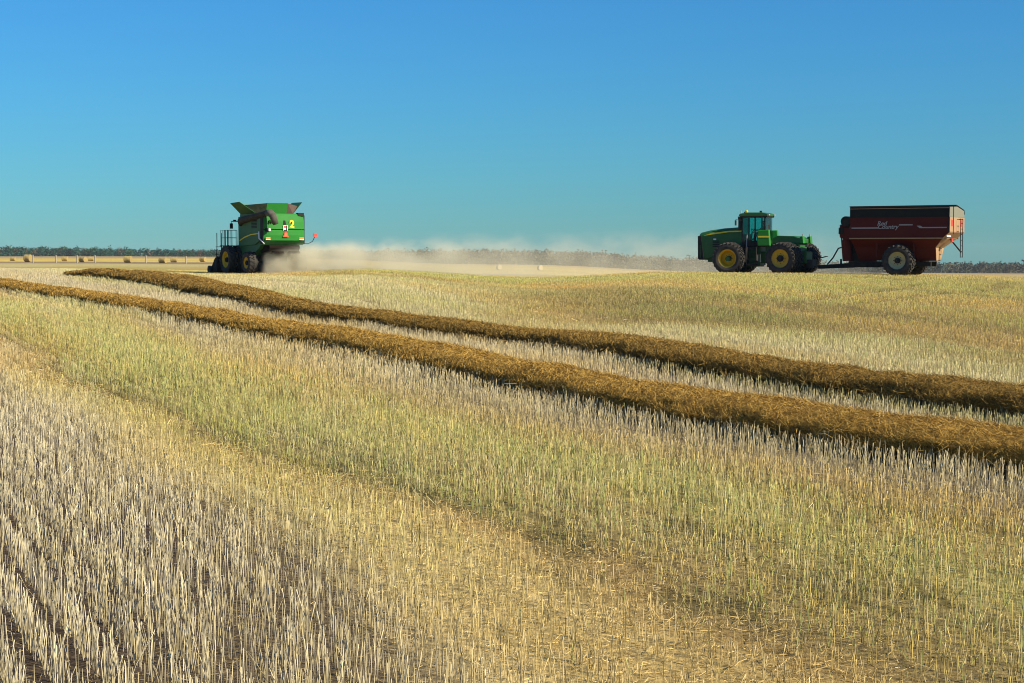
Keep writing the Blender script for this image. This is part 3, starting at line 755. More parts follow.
# ------------------------------------------------------------------ grain cart
HC = R(30); TONGUE = 5.45
CX0, CY0 = HITCH[0] + TONGUE*math.cos(HC), HITCH[1] - TONGUE*math.sin(HC)
CZ0 = float(terrain(CX0, CY0)) - .02
print('cart', CX0, CY0, CZ0, 'tractor', TX, TY, TZ)
def build_cart():
    c = empty('grain_cart', (CX0, CY0, CZ0), math.pi - HC)
    tag(c, 'dark red grain cart with rolled black tarp behind the green tractor', 'grain cart')
    xf, xr = 2.92, -3.0; hw = 1.70
    # tub: upper box, then sides slope in to the hopper bottom
    T_, S_, B_ = 3.52, 2.28, .95
    def ring(x0, x1, w, z): return [(x0,-w,z),(x1,-w,z),(x1,w,z),(x0,w,z)]
    tub = MB().loft([ring(-1.95,2.70,.50,B_), ring(-2.02,2.88,.95,1.75), ring(-2.60,xf,hw,S_), ring(xr,xf,hw,2.62), ring(xr,xf,hw,T_+.02)])
    tub = tub.build('hopper', M['red'], c, bevel=.015)
    # rear wall panel: dust and sunlight both put into its colour
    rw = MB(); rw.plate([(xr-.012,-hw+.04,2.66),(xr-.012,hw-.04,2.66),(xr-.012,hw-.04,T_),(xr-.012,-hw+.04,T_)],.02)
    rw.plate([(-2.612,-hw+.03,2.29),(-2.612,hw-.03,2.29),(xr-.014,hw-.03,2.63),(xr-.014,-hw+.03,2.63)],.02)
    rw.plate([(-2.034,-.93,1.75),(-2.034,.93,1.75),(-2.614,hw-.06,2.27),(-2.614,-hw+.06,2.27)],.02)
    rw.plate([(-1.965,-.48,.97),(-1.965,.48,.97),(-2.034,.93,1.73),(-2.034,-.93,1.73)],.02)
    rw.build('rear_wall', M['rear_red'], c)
    # seam rails and side ribs
    for s in (1,-1):
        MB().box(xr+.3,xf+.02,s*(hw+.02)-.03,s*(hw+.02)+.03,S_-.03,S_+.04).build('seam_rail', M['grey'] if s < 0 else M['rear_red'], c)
        for x in (1.35,-.9):
            MB().prism([(x,S_),(x+.10,S_),(x+.10,1.2),(x,1.2)], s*1.2, s*1.32).build('side_brace', M['red'], c)
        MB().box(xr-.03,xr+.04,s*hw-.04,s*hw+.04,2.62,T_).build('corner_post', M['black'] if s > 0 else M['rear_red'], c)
    # top: tarp hung over the near side, roll tube, end cap sloping to the far side
    zt = 4.18
    tp = MB(); tp.prism([(hw+.015,T_),(hw+.03,zt-.06),(hw-.05,zt),(0,zt+.02),(-hw+.1,3.95),(-hw-.015,3.72),(-hw-.015,T_)], xr+.0, xf, plane='yz')
    tp.build('tarp', M['tarp'], c)
    MB().tube([(xr-.42,hw+.04,zt+.0),(xf+.02,hw+.04,zt+.0)],.035,10).build('tarp_roll', M['black'], c)
    MB().box(xr,xf,hw+.028,hw+.045,zt-.15,zt-.115).build('tarp_rail', M['rear_red'], c)
    cap = MB(); cap.plate([(xr-.012,hw,T_+.01),(xr-.012,-hw,T_+.01),(xr-.012,-hw,3.70),(xr-.012,-hw+.1,3.93),(xr-.012,0,zt-.03),(xr-.012,hw-.03,zt-.08)],.02); cap.build('tarp_end_cap', M['tarp_cap'], c)
    MB().tube([(xr-.02,hw-.05,zt+.0),(xr-.02,0,zt+.03),(xr-.02,-hw+.1,3.97),(xr-.02,-hw-.01,3.72)],.03,8).build('tarp_bow', M['black'], c)
    # rear reflectors
    for y in (1.1,-.95):
        MB().box(xr-.03,xr-.022,y-.24,y+.24,2.98,3.36).build('reflector', M['red_reflector'], c)
    MB().box(-2.86,-2.80,.7,1.6,2.36,2.44).build('light_bar', M['white'], c)
    MB().box(-2.80,-2.72,-.1,.25,2.05,2.27).build('tail_lamp', M['red_reflector'], c, bevel=.01)
    # ladder hung at the rear
    ld = MB()
    lx = xr-.25
    MB().tube([(lx,hw+.02,zt),(lx,hw+.02,2.5)],.022,6).build('tarp_crank', M['black'], c)
    for y in (.02,-.46):
        ld.tube([(lx,y,3.45),(lx,y,1.15)],.024,6)
    for k in range(7): ld.tube([(lx,.02,1.18+.33*k),(lx,-.46,1.18+.33*k)],.02,6)
    ld.tube([(lx,.02,3.40),(xr,.02,3.40)],.02,6); ld.tube([(lx,-.46,3.40),(xr,-.46,3.40)],.02,6)
    ld.build('ladder', M['black'], c)
    MB().tube([(-2.60,-.1,2.26),(lx,-.2,1.45)],.045,8).build('ladder_strut', M['black'], c)
    # decals on the near side
    y = hw+.004
    for s in (1,-1):
        yy = s*(hw+.006)
        MB().box(1.18,2.82,min(yy-.004,yy+.004),max(yy-.004,yy+.004),2.87,2.94).build('stripe', M['decal_white'], tub)
        MB().box(-.86,-.05,min(yy-.004,yy+.004),max(yy-.004,yy+.004),3.04,3.11).build('stripe', M['decal_white'], tub)
        MB().plate([(-1.10,yy,3.02),(-1.32,yy,3.02),(-1.45,yy,2.94),(-2.86,yy,2.94),(-2.86,yy,2.875),(-1.28,yy,2.875)],.008).build('stripe', M['decal_white'], tub)
    rx = (R(90), 0, R(180))
    text_part('lettering', 'Red', .36, tub, (.98,hw+.004,3.16), rx, M['decal_white'], .004, .25, .008)
    text_part('lettering', 'Country', .36, tub, (.62,hw+.004,2.96), rx, M['decal_white'], .004, .25, .008)
    # front auger, folded upright against the front wall
    au = MB(); au.tube([(3.35,.75,.95),(3.42,.85,2.1),(3.50,.95,3.15)],.30,14)
    au = au.build('auger', M['red'], c)
    MB().tube([(3.30,1.38,3.32),(3.30,.62,3.32)],.31,18).build('auger_drive', M['black'], au)
    MB().tube([(3.62,1.2,2.55),(3.62,1.2,2.95)],.16,10).build('auger_motor', M['black'], au)
    MB().box(3.52,3.56,.98,1.2,2.2,2.32).build('reflector', M['white'], au)
    fl = MB(); fl.prism([(2.95,2.2),(3.7,2.35),(3.72,2.75),(3.55,2.95),(2.95,2.9)], .55, 1.25); fl.build('auger_hinge', M['red'], au, bevel=.02)
    # chassis, tongue
    ch = MB(); ch.box(-1.7,3.3,.50,.72,.62,.92); ch.box(-1.7,3.3,-.72,-.50,.62,.92); ch.box(1.4,3.6,-.6,.6,.55,.80); ch.box(-.2,.2,-1.0,1.0,.78,1.02)
    ch.prism([(1.9,.921),(3.35,.921),(3.25,2.25),(2.93,2.27),(2.6,1.7)], -.49, .49)
    ch.build('chassis', M['black'], c, bevel=.01)
    tg = MB(); tg.hexa([(3.3,-.55,.52),(TONGUE,-.12,.44),(TONGUE,.12,.44),(3.3,.55,.52),(3.3,-.55,.80),(TONGUE,-.12,.66),(TONGUE,.12,.66),(3.3,.55,.80)])
    tg.tube([(3.9,.32,.75),(3.9,.32,1.05)],.06,8)
    tg.build('tongue', M['black'], c)
    MB().tube([(3.2,.62,1.78),(3.7,.5,1.78),(4.05,.4,1.70),(4.45,.2,1.12),(4.85,.05,.72)],.045,8).build('hose_bracket', M['steel'], c)
    for s in (1,-1):
        MB().tube([(0,s*.8,.96),(0,s*1.6,.96)],.13,12).build('axle', M['black'], c)
        wheel(c, (0,s*1.50,.97), .97, .50, .86, M['cream'], 0, 20, .12, s, .17)
    return c
build_cart()

# ------------------------------------------------------------------ combine
HB = R(34); BX, BY = 0, 112.0
BX = (256.2 - 512)/F*BY
BZ = float(terrain(BX, BY)) - .02
def build_combine():
    c = empty('combine_harvester', (BX, BY, BZ), math.pi/2 + HB)
    tag(c, 'green combine harvester with open grain tank flaps and a yellow 2 on its rear', 'combine harvester')
    w = 1.55; xr, xf = -4.57, -.45
    # body
    bd = MB()
    bd.prism([(xf,1.15),(xf,4.05),(-3.4,4.05),(-4.25,4.0),(-4.25,2.3),(-3.6,1.75),(-2.2,1.15)], -w+.10, w-.10)
    body = bd.build('body', M['shaded_green'], c, bevel=.03)
    for s in (1,-1):
        sp = MB(); sp.prism([(xf-.02,1.95),(xf-.02,4.02),(-4.15,4.02),(-4.2,2.4),(-3.2,2.05)], s*(w-.095), s*w)
        sp = sp.build('side_panel', M['shaded_green'], c, bevel=.03)
        MB().plate([(-.7,s*(w+.006),2.38),(-1.5,s*(w+.006),2.62),(-2.6,s*(w+.006),2.80),(-3.9,s*(w+.006),2.86),(-3.9,s*(w+.006),2.80),(-2.6,s*(w+.006),2.72),(-1.5,s*(w+.006),2.54),(-.7,s*(w+.006),2.32)],.01).build('stripe', M['decal_yellow'], sp)
        v = MB()
        for k in range(6): v.box(-3.6,-2.7,s*(w+.006)-.006,s*(w+.006)+.006,3.2+k*.1,3.26+k*.1)
        v.build('vent', M['black'], sp)
    # rear hood: curved shell of two panels
    def hood(z0, z1, b0, b1):
        secs = []
        for y in np.linspace(-w, w, 15):
            k = 1-(abs(y)/w)**3.2*.30
            q = .62*k
            secs.append([(-4.2,y,z0),(-4.2-q*b0,y,z0),(-4.2-q*((b0+b1)/2+.05),y,(z0+z1)/2),(-4.2-q*b1,y,z1-.06),(-4.2-q*b1+.08,y,z1),(-4.2,y,z1)])
        return MB().loft(secs)
    up = hood(3.12, 4.20, 1.02, .78).build('rear_hood', M['green'], c, bevel=.015)
    lo = hood(2.34, 3.08, .93, 1.02).build('rear_door', M['green'], c, bevel=.015)
    sk = MB()
    secs = []
    for y in np.linspace(-w+.03, w-.03, 9):
        secs.append([(-4.15,y,2.05),(-4.45,y,2.05),(-4.74,y,2.335),(-4.15,y,2.335)])
    sk.loft(secs).build('rear_skirt', M['shaded_green'], c)
    MB().box(-4.62,-4.2,w-.01,w+.03,2.1,4.1).build('rear_edge_trim', M['black'], c); MB().box(-4.62,-4.2,-w-.03,-w+.01,2.1,4.1).build('rear_edge_trim', M['black'], c)
    # chopper and spreader below
    cp = MB(); cp.prism([(-3.3,1.5),(-4.6,1.62),(-4.75,1.85),(-4.7,2.03),(-3.3,2.1)], -1.15, 1.15); cp.build('straw_chopper', M['shaded_steel'], c, bevel=.02)
    for s in (1,-1): MB().tube([(-4.85,s*.6,1.45),(-4.85,s*.6,1.62)],[.48,.40],18).build('spreader_disc', M['shaded_steel'], c)
    # markings on the rear
    xb = -4.87
    text_part('number', '2', .74, up, (-4.835,-.50,3.44), (R(90+8),0,R(-90)), M['decal_yellow'], .012, 0, .034)
    sg = MB(); sg.box(xb-.02,xb+.0,-.17,.17,3.02,3.38); sg = sg.build('speed_sign', M['white'], up)
    MB().box(xb-.032,xb-.022,-.13,.13,3.22,3.34).build('sign_band', M['red_reflector'], sg)
    MB().box(xb-.034,xb-.022,-.09,-.03,3.05,3.36).build('sign_mark', M['black'], sg)
    MB().box(xb-.032,xb-.022,-.13,.13,3.03,3.09).build('sign_band', M['black'], sg)
    sm = MB(); sm.prism([(-.22,2.58),(.22,2.58),(.07,2.94),(-.07,2.94)], xb-.04, xb-.02, plane='yz'); sm = sm.build('slow_vehicle_triangle', M['red_reflector'], lo)
    MB().prism([(-.14,2.62),(.14,2.62),(.03,2.88),(-.03,2.88)], xb-.052, xb-.042, plane='yz').build('triangle_centre', M['orange'], sm)
    for y in (1.27,-1.27):
        xo = -4.2-.62*(1-(abs(y)/w)**3.2*.30)-.03
        b_ = MB(); b_.box(xo-.03,xo,y-.17,y+.17,2.46,2.56); b_ = b_.build('marker_light', M['amber'], lo)
        MB().box(xo-.035,xo,y-.17,y+.17,2.38,2.44).build('marker_lens', M['white'], b_)
    MB().tube([(-4.72,1.18,3.08),(-4.84,1.18,3.08)],.10,12).build('work_lamp', M['white'], up)
    MB().box(-4.74,-4.5,1.22,1.45,2.95,3.18).build('lamp_housing', M['black'], up)
    MB().box(-4.7,-4.35,-1.5,-1.05,4.06,4.26).build('engine_screen', M['black'], c)
    MB().plate([(-4.80,.16,3.42),(-4.80,-.10,3.42),(-4.78,-.02,3.72),(-4.78,.12,3.72)],.03).build('camera_housing', M['black'], up)
    hl = MB()
    for k in range(4): hl.box(-4.82,-4.76,.75+.13*k,.80+.13*k,3.5,3.75)
    hl.tube([(-4.84,.7,3.62),(-4.84,1.3,3.62)],.025,6)
    hl.build('rear_vent', M['black'], up)
    # marker light on an arm to the far side
    ar = MB(); ar.tube([(-4.5,-1.45,2.16),(-4.5,-1.9,2.13),(-4.5,-2.25,2.3),(-4.5,-2.42,2.62)],.025,6); ar = ar.build('marker_arm', M['black'], c)
    MB().box(-4.54,-4.48,-2.58,-2.30,2.62,2.86).build('marker_plate', M['red_reflector'], ar)
    # grain tank and its flaps
    tk = MB(); tk.box(-3.3,-.5,-1.42,1.42,4.04,4.22); tk = tk.build('grain_tank', M['shaded_green'], c, bevel=.02)
    zb = 4.22
    MB().plate([(-3.2,1.40,zb),(-.6,1.40,zb),(-1.0,2.36,4.96),(-2.4,2.30,5.02)],.03).build('tank_flap', M['shaded_green'], tk)
    MB().plate([(-3.2,-1.40,zb),(-.6,-1.40,zb),(-1.1,-2.36,5.06),(-2.7,-2.36,5.06)],.03).build('tank_flap', M['shaded_green'], tk)
    MB().plate([(-3.25,.72,zb),(-3.25,-.85,zb),(-3.50,-.85,4.95),(-3.50,.72,4.95)],.03).build('tank_flap', M['green'], tk)
    MB().plate([(-.55,1.0,zb),(-.55,-1.0,zb),(-.30,-1.0,4.92),(-.30,1.0,4.92)],.03).build('tank_flap', M['shaded_green'], tk)
    for s, y in ((1,.72),(-1,-.85)):
        MB().plate([(-3.25,y,zb),(-3.2,s*1.40,zb),(-2.62,s*2.02,4.80),(-3.49,y,4.93)],.012).build('corner_fabric', M['fabric'] if s < 0 else M['shaded_fabric'], tk)
        MB().plate([(-.55,s*1.0,zb),(-.6,s*1.40,zb),(-1.05,s*2.02,4.80),(-.32,s*1.0,4.90)],.012).build('corner_fabric', M['fabric'], tk)
    # unloading auger folded back along the near side
    ug = MB(); ug.tube([(-.95,1.50,3.55),(-1.15,1.66,3.72),(-3.0,1.64,3.95),(-4.9,1.42,4.20)],[.24,.24,.23,.22],14)
    ug = ug.build('unloading_auger', M['dark_tube'], c, smooth=False)
    MB().tube([(-4.9,1.42,4.22),(-5.2,1.32,4.22),(-5.42,1.22,4.05),(-5.60,1.08,3.45)],[.22,.27,.26,.20],14).build('spout', M['spout'], ug, smooth=True)
    MB().tube([(-4.05,1.62,2.95),(-4.2,1.68,2.5),(-4.75,1.55,2.12)],[.05,.05,.035],8).build('drain_pipe', M['white'], c)
    # cab and platform
    cab = MB(); cab.box(-.42,1.1,-.8,.8,1.85,2.15); cab.box(-.42,1.15,-.84,.84,3.62,3.86)
    for x, y in ((1.05,.76),(1.05,-.76),(-.36,.76),(-.36,-.76)): cab.box(x-.04,x+.04,y-.04,y+.04,2.15,3.62)
    cab = cab.build('cab', M['shaded_green'], c, bevel=.02)
    for pts in ([(1.08,-.74,2.15),(1.08,.74,2.15),(1.08,.74,3.62),(1.08,-.74,3.62)],[(1.0,.80,2.15),(-.3,.80,2.15),(-.3,.80,3.62),(1.0,.80,3.62)],[(1.0,-.80,2.15),(-.3,-.80,2.15),(-.3,-.80,3.62),(1.0,-.80,3.62)]):
        MB().plate(pts,.012).build('window', M['glass'], cab)
    mr = MB(); mr.tube([(1.1,.8,3.74),(1.15,1.35,3.74),(1.15,1.35,3.6)],.03,6); mr.box(1.12,1.18,1.24,1.46,3.22,3.6); mr.box(1.05,1.2,1.0,1.2,3.74,3.86); mr.build('mirror', M['black'], cab)
    pf = MB(); pf.box(-.35,1.1,.85,2.28,1.95,2.02)
    pf = pf.build('platform', M['black'], c)
    rl = MB()
    def rail(p, q, z0=2.02, z1=3.10):
        rl.tube([(*p,z0),(*p,z1),(*q,z1),(*q,z0)],.024,6); rl.tube([(*p,(z0+z1)/2),(*q,(z0+z1)/2)],.02,6)
    rail((-.32,2.2),(.35,2.2)); rail((.40,2.2),(.7,2.2)); rail((1.07,1.7),(1.07,2.2)); rail((1.07,.95),(1.07,1.6)); rail((-.32,1.65),(-.32,2.2)); rail((.0,1.9),(.0,2.15)); rail((.5,1.6),(.5,2.1))
    rl.build('railing', M['black'], pf)
    ld = MB()
    for y in (2.28,2.62): ld.tube([(.72,y+.1,.45),(.80,y,2.0),(.80,y,2.9)],.03,6)
    for k in range(6): ld.box(.67,.85,2.28,2.7,.5+k*.28,.54+k*.28)
    ld.build('ladder', M['black'], pf)
    MB().box(.2,.7,1.8,2.15,1.5,1.93).build('battery_box', M['grey'], c, bevel=.02)
    # running gear
    ax = MB(); ax.tube([(0,-2.3,1.0),(0,2.3,1.0)],.17,12); ax.box(-1.6,.6,-1.1,1.1,.85,1.5); ax.tube([(-3.05,-1.8,.8),(-3.05,1.8,.8)],.12,10); ax.box(-3.4,-1.4,-.8,.8,.9,1.3)
    ax.build('axle', M['black'], c)
    for y, s in ((2.12,1),(1.36,1),(-2.12,-1),(-1.36,-1)): wheel(c, (0,y,1.02), 1.02, .55, .54, M['yellow'], 0, 24, .16 if abs(y)>2 else .05, s)
    for s in (1,-1): wheel(c, (-3.05,s*1.85,.80), .80, .38, .70, M['yellow'], 0, 18, .1, s)
    # feeder house and pickup header
    fh = MB(); fh.hexa([(.6,-.6,1.0),(2.2,-.6,.35),(2.2,.6,.35),(.6,.6,1.0),(.6,-.6,1.9),(2.2,-.6,1.0),(2.2,.6,1.0),(.6,.6,1.9)]); fh.build('feeder_house', M['shaded_green'], c)
    hd = MB(); hd.prism([(2.0,.2),(2.0,1.2),(2.15,1.25),(2.3,.75),(2.8,.3),(3.3,.12),(3.3,.05),(2.2,.08)], -2.05, 2.05)
    hd = hd.build('header', M['black'], c, bevel=.02)
    for s in (1,-1):
        MB().prism([(1.95,.15),(1.95,1.2),(2.3,1.15),(2.8,.65),(3.3,.25),(3.25,.1)], s*2.06, s*2.13).build('end_shield', M['black'], hd)
        MB().tube([(2.9,s*2.2,.3),(2.9,s*2.36,.3)],.28,14).build('gauge_wheel', M['rubber'], hd)
    rl2 = MB().tube([(2.8,-2.0,.95),(2.8,2.0,.95)],.06,8); rl2.build('wind_guard', M['steel'], hd)
    return c
build_combine()

for (px, py, rz, pts) in ((TX,TY,math.pi-H24,[(0,1.35),(0,-1.35),(.4,1.35),(-.4,1.35)]),(CX0,CY0,math.pi-HC,[(0,1.5),(0,-1.5)]),(BX,BY,math.pi/2+HB,[(0,1.75),(0,-1.75),(-3.05,1.85),(-3.05,-1.85)])):
    for p in pts:
        x, y = world_of(rz, (px,py), p); PADS.append((x, y, .55))
x, y = world_of(math.pi-H24-R(11), (_jx,_jy), (-1.9,1.35)); PADS.append((x, y, .6))
build_stubble(); build_litter()

# ------------------------------------------------------------------ far field: bales, posts, woods
def build_bale(px, py, r, rot, label, rad=.80, name='straw_bale', col='bale'):
    d = ray(px, py); k = r/math.hypot(d[0], d[1]); X, Y = d[0]*k, d[1]*k
    Z = float(terrain(X, Y)); rad *= .88; W = .72
    n, m = 26, 7
    secs = []
    for q, yy in enumerate((-W,-W+.07,-W*.4,0,W*.4,W-.07,W)):
        f = .94 if q in (0,m-1) else 1.0
        secs.append([((rad*f*(1+.03*math.sin(3*a+yy*5)))*math.cos(a), yy, rad*.96 + rad*f*(1+.03*math.sin(3*a+yy*5))*math.sin(a)*(.96 if math.sin(a)<0 else 1)) for a in np.linspace(0,2*math.pi,n,endpoint=False)])
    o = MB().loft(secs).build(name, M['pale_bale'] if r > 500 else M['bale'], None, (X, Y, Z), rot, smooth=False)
    tag(o, label, 'bale', 'round straw bales on the far field')
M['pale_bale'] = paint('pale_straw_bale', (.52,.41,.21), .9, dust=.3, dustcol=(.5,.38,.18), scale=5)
M['bale'] = paint('straw_bale', (.38,.28,.09), .9, dust=.8, dustcol=(.20,.13,.05), scale=5, bump=.6)
for px, r, rot, rad, lab in [(13,470,1.4,.62,'small straw bale farthest from the combine, standing before the far wood'),
        (28,380,1.35,1.0,'large brown round bale standing alone just left of the first pale fence post'),
        (65,440,1.5,.75,'pale round bale between the second and third pale fence posts'),
        (83,360,1.1,.72,'pale round bale just beyond the third pale fence post'),
        (91,455,1.7,.72,'smaller pale bale close beside the fourth pale fence post'),
        (128,340,1.45,.82,'bright pale bale standing alone halfway across the far field'),
        (163,330,1.25,.70,'paler of two bales near each other above the end of the farther windrow'),
        (174,375,1.6,.70,'smaller of two bales near each other above the end of the farther windrow'),
        (203,420,1.2,.75,'pale round bale just beside the combine ladder'),
        (499,560,.5,1.05,'dust veiled bale behind the crest, the nearer one to the combine'),
        (540,560,.5,1.05,'dust veiled bale behind the crest, the nearer one to the tractor')]:
    build_bale(px, 262, r, rot, lab, rad)
def build_post(px, r, h, first):
    d = ray(px, 262); k = r/math.hypot(d[0], d[1]); X, Y = d[0]*k, d[1]*k
    z = float(terrain(X, Y))
    if first is None:
        o = MB().tube([(0,0,-.1),(.01,0,h*.6),(0,.01,h-.04),(0,.01,h)],[.13,.12,.12,.08],8).build('fence_post', M['wood'], None, (X,Y,z))
    else:
        o = first.copy(); COL.objects.link(o); o.location = (X,Y,z)
    return o
p0 = None
for px, r in ((33,300),(56,300),(77,300),(95,302),(146,305),(186,308)):
    o = build_post(px, r, 1.5, p0); p0 = p0 or o
    tag(o, 'weathered pale fence post standing in the strip beyond the crest', 'fence post', 'fence posts beyond the crest')

def build_wood(name, label, a0, a1, count, rfun, topfun, cols, seed):
    rng = np.random.default_rng(seed)
    Vs, Qs, Cs = [], [], []; base = 0
    for i in range(count):
        a = rng.uniform(a0, a1); px = 512 + a*F
        r = rfun(px)*rng.uniform(.97, 1.06)
        ph = math.atan(a); X, Y = r*math.sin(ph), r*math.cos(ph); Z = float(terrain(X, Y))
        # tree tall enough to reach the skyline the wood has there
        top = CAM_H - (topfun(px) + rng.normal(-.1, .8) - 252)/F*r*math.cos(ph)
        h = np.clip(top - Z, 3.5, 12); wd = h*rng.uniform(.28, .5)
        cb = np.array(cols[rng.integers(len(cols))])*rng.uniform(.75, 1.25)
        n = 120
        q = rng.normal(0, 1, (n, 3)); q /= np.linalg.norm(q, axis=1, keepdims=True); q *= rng.uniform(.35, 1, (n,1))**.5
        q[:,2] = np.abs(q[:,2]+.35)*.8 if rng.random() < .2 else q[:,2]
        lob = 1 + .25*np.sin(q[:,0]*5 + seed + i) + .2*np.sin(q[:,1]*7 + i)
        P = np.array([X, Y, Z + h*.50]) + q*np.stack([wd*lob, wd*lob, h*.50*lob], -1)
        low = rng.random(n) < .22; P[low] = np.stack([X + rng.normal(0, wd*1.1, low.sum()), Y + rng.normal(0, wd, low.sum()), Z + rng.uniform(0, h*.35, low.sum())], -1)
        sz = rng.uniform(.35, .95, n)*h/8
        e1 = rng.normal(0,1,(n,3)); e1 /= np.linalg.norm(e1,axis=1,keepdims=True)
        e2 = np.cross(e1, rng.normal(0,1,(n,3))); e2 /= np.linalg.norm(e2,axis=1,keepdims=True)
        V = np.stack([P-e1*sz[:,None], P+e2*sz[:,None]*.7, P+e1*sz[:,None], P-e2*sz[:,None]*.7], 1).reshape(-1,3)
        Vs.append(V); Qs.append(base + np.arange(n*4)); base += n*4
        Cs.append(np.repeat(cb*rng.uniform(.6,1.4,(n,1)), 4, axis=0))
        # trunk
        tr = .02*h
        T = np.array([[X-tr,Y,Z-.3],[X+tr,Y,Z-.3],[X+tr*.5,Y,Z+h*.7],[X-tr*.5,Y,Z+h*.7],[X,Y-tr,Z-.3],[X,Y+tr,Z-.3],[X,Y+tr*.5,Z+h*.7],[X,Y-tr*.5,Z+h*.7]])
        Vs.append(T); Qs.append(base+np.arange(8)); base += 8; Cs.append(np.tile(np.array([[.07,.055,.04]]),(8,1)))
    V = np.concatenate(Vs); Q = np.concatenate(Qs)
    o = np_mesh(name, V, Q, np.full(len(Q)//4, 4), M['leaf'], np.concatenate(Cs))
    tag(o, label, 'wood', kind='stuff')
rwood = lambda px: np.interp(px, [120,230,330,640,760,1100], [1500,1300,1000,1000,1450,1500])
twood = lambda px: np.interp(px, [-100,0,100,200,320,520,600,640,700,760,860,1024,1200], [247.6,248,249,250.5,251,251.5,254,257,259.5,261.5,263,263.8,265])
GREENS = [(.022,.075,.045),(.018,.06,.045),(.03,.08,.035),(.03,.065,.04),(.025,.07,.045),(.09,.06,.04)]
build_wood('distant_wood', 'dark green far wood along the skyline behind the combine', -.42, -.10, 760, rwood, twood, GREENS, 2)
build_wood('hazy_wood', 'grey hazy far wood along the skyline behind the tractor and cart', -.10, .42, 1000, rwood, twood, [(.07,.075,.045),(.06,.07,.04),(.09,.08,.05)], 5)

# ------------------------------------------------------------------ air: haze and the combine's dust
def volume_mat(name):
    m = bpy.data.materials.new(name); m.use_nodes = True; nt = m.node_tree
    nt.nodes.remove(nt.nodes['Principled BSDF'])
    v = N(nt, 'ShaderNodeVolumePrincipled'); v.inputs['Density Attribute'].default_value = ''
    nt.links.new(v.outputs[0], nt.nodes['Material Output'].inputs['Volume'])
    return m, nt, v
HAZE = .00006
hm, nt, v = volume_mat('haze_air')
v.inputs['Color'].default_value = (.66,.80,.92,1); v.inputs['Density'].default_value = HAZE; v.inputs['Anisotropy'].default_value = .2
hz = MB().box(-2500,2500,-2500,2500,-60,16).build('haze', hm)
tag(hz, 'pale haze over the far field', 'haze', kind='stuff')

def dust_volume(name, label, org, rotz, L, W, Hh, dens, prof, col, nscale, z0, step=.12):
    """drifting dust: local x along the drift; density fades to nothing before the domain's walls.
    prof: list of (t, relative density, relative height)"""
    m, nt, v = volume_mat(name)
    tc = N(nt, 'ShaderNodeTexCoord'); sx = N(nt, 'ShaderNodeSeparateXYZ'); nt.links.new(tc.outputs['Object'], sx.inputs[0])
    def ramp(vals):
        fc = N(nt, 'ShaderNodeFloatCurve'); cu = fc.mapping.curves[0]
        pts = [(t, x) for t, x in vals]
        cu.points[0].location = pts[0]; cu.points[1].location = pts[-1]
        for p in pts[1:-1]: cu.points.new(*p)
        fc.mapping.update(); return fc
    def math_(op, a, b=None, clamp=False):
        n = N(nt, 'ShaderNodeMath', operation=op); n.use_clamp = clamp
        for i, q in enumerate((a, b)):
            if q is None: continue
            if isinstance(q, (int, float)): n.inputs[i].default_value = q
            else: nt.links.new(q, n.inputs[i])
        return n.outputs[0]
    t = math_('DIVIDE', sx.outputs[0], L)
    fd = ramp([(a, b) for a, b, c_ in prof]); nt.links.new(t, fd.inputs['Value'])
    fh = ramp([(a, c_) for a, b, c_ in prof]); nt.links.new(t, fh.inputs['Value'])
    hz_ = math_('MULTIPLY', fh.outputs[0], Hh); wz = math_('MULTIPLY', math_('ADD', math_('MULTIPLY', fh.outputs[0], .8), .2), W)
    qz = math_('DIVIDE', sx.outputs[2], hz_); qy = math_('DIVIDE', sx.outputs[1], wz)
    q = math_('SQRT', math_('ADD', math_('MULTIPLY', qz, qz), math_('MULTIPLY', qy, qy)))
    mp = N(nt, 'ShaderNodeMapping'); mp.inputs['Scale'].default_value = (nscale, nscale, nscale*1.5); nt.links.new(tc.outputs['Object'], mp.inputs['Vector'])
    nz = N(nt, 'ShaderNodeTexNoise'); nz.inputs['Scale'].default_value = 1; nz.inputs['Detail'].default_value = 4; nz.inputs['Roughness'].default_value = .6
    nt.links.new(mp.outputs[0], nz.inputs['Vector'])
    wob = math_('MULTIPLY', math_('SUBTRACT', nz.outputs['Fac'], .5), 2.3)
    edge = math_('SUBTRACT', 1.0, math_('ADD', q, wob))
    soft = math_('MULTIPLY', edge, 1.6, True)
    inside = math_('MULTIPLY', math_('SUBTRACT', 1.0, q), 4.0, True)
    dd = math_('MULTIPLY', math_('MULTIPLY', soft, inside), math_('MULTIPLY', fd.outputs[0], dens))
    nt.links.new(dd, v.inputs['Density'])
    v.inputs['Color'].default_value = (*col, 1); v.inputs['Anisotropy'].default_value = 0
    try: m.cycles.volume_step_rate = step
    except Exception: m.volume_step_rate = step
    o = MB().box(0, L, -W, W, -z0, Hh).build(name, m, None, org, rotz)
    tag(o, label, 'dust', kind='stuff')
    return o
# the fresh plume leaves the chopper and drifts right along the crest, then settles in the hollow behind it
rx_, ry_ = world_of(math.pi/2+HB, (BX,BY), (-4.2,-.2))
dust_volume('chaff_dust', 'thick tan chaff dust blowing from the back of the combine', (rx_-1.6, ry_-.2, BZ-.5), R(16), 48, 7.0, 5.6, 1.0,
            [(0,0,.36),(.03,1,.46),(.10,.75,.54),(.22,.28,.62),(.4,.14,.66),(.7,.07,.74),(1,0,.8)], (.97,.91,.70), .42, 1.5)
dust_volume('drifting_dust', 'thin grey dust hanging in the hollow behind the crest', (-14, 176, -3.0), R(6), 200, 48, 6.6, .016,
            [(0,0,.75),(.08,.8,.78),(.22,1,.66),(.45,1,.55),(.8,1,.5),(1,0,.45)], (.88,.80,.64), .05, 9, .05)

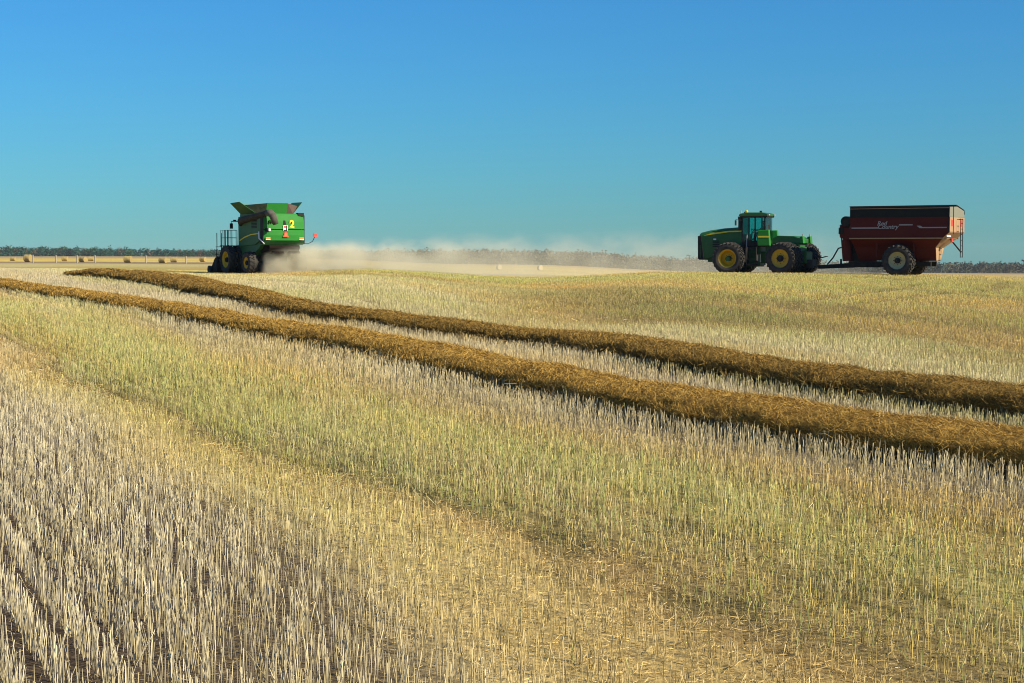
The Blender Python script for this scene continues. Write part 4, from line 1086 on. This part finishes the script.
# ------------------------------------------------------------------ light, sky, camera
SUN_AZ = (math.cos(R(29)), -math.sin(R(29)))     # towards the sun: right of the picture, a little towards the camera
SUN_EL = R(34)
wd = bpy.data.worlds.new('World'); SC.world = wd; wd.use_nodes = True
nt = wd.node_tree; bg = nt.nodes['Background']
sky = N(nt, 'ShaderNodeTexSky'); sky.sky_type = 'NISHITA'; sky.sun_disc = False
sky.sun_elevation = SUN_EL; sky.sun_rotation = math.atan2(SUN_AZ[0], SUN_AZ[1])
sky.air_density = 2.15; sky.dust_density = 0.0; sky.ozone_density = 10.0; sky.altitude = 3000
tn = N(nt, 'ShaderNodeMix', data_type='RGBA', blend_type='MULTIPLY'); tn.inputs[0].default_value = 1; tn.inputs[7].default_value = (.36,.90,1.27,1)
nt.links.new(sky.outputs[0], tn.inputs[6]); nt.links.new(tn.outputs[2], bg.inputs['Color'])
bg.inputs['Strength'].default_value = .063
sl = bpy.data.lights.new('sun', 'SUN'); sl.energy = 5.0; sl.angle = R(.53); sl.color = (1.0,.90,.70)
so = bpy.data.objects.new('sun', sl)
sv = Vector((SUN_AZ[0]*math.cos(SUN_EL), SUN_AZ[1]*math.cos(SUN_EL), math.sin(SUN_EL)))
so.rotation_euler = sv.to_track_quat('Z', 'Y').to_euler(); so.location = sv*200
link(so)
cd = bpy.data.cameras.new('camera'); cd.sensor_width = 36; cd.lens = F/1024*36; cd.clip_end = 9000; cd.clip_start = .1
co = bpy.data.objects.new('camera', cd); co.location = (0,0,CAM_H); co.rotation_euler = (R(90)-PITCH, 0, 0); link(co)
SC.camera = co
SC.render.resolution_x = 1024; SC.render.resolution_y = 683
SC.view_settings.view_transform = 'Standard'; SC.view_settings.look = 'None'; SC.view_settings.gamma = 1; SC.view_settings.exposure = 0.6
SC.cycles.volume_bounces = 2; SC.cycles.max_bounces = 6; SC.cycles.transparent_max_bounces = 12
SC.cycles.filter_width = 1.0; SC.cycles.use_denoising = True; SC.cycles.denoiser = 'OPENIMAGEDENOISE'; SC.cycles.denoising_input_passes = 'RGB_ALBEDO_NORMAL'; SC.cycles.denoising_prefilter = 'ACCURATE'
SC.cycles.sample_clamp_indirect = 4; SC.cycles.sample_clamp_direct = 12
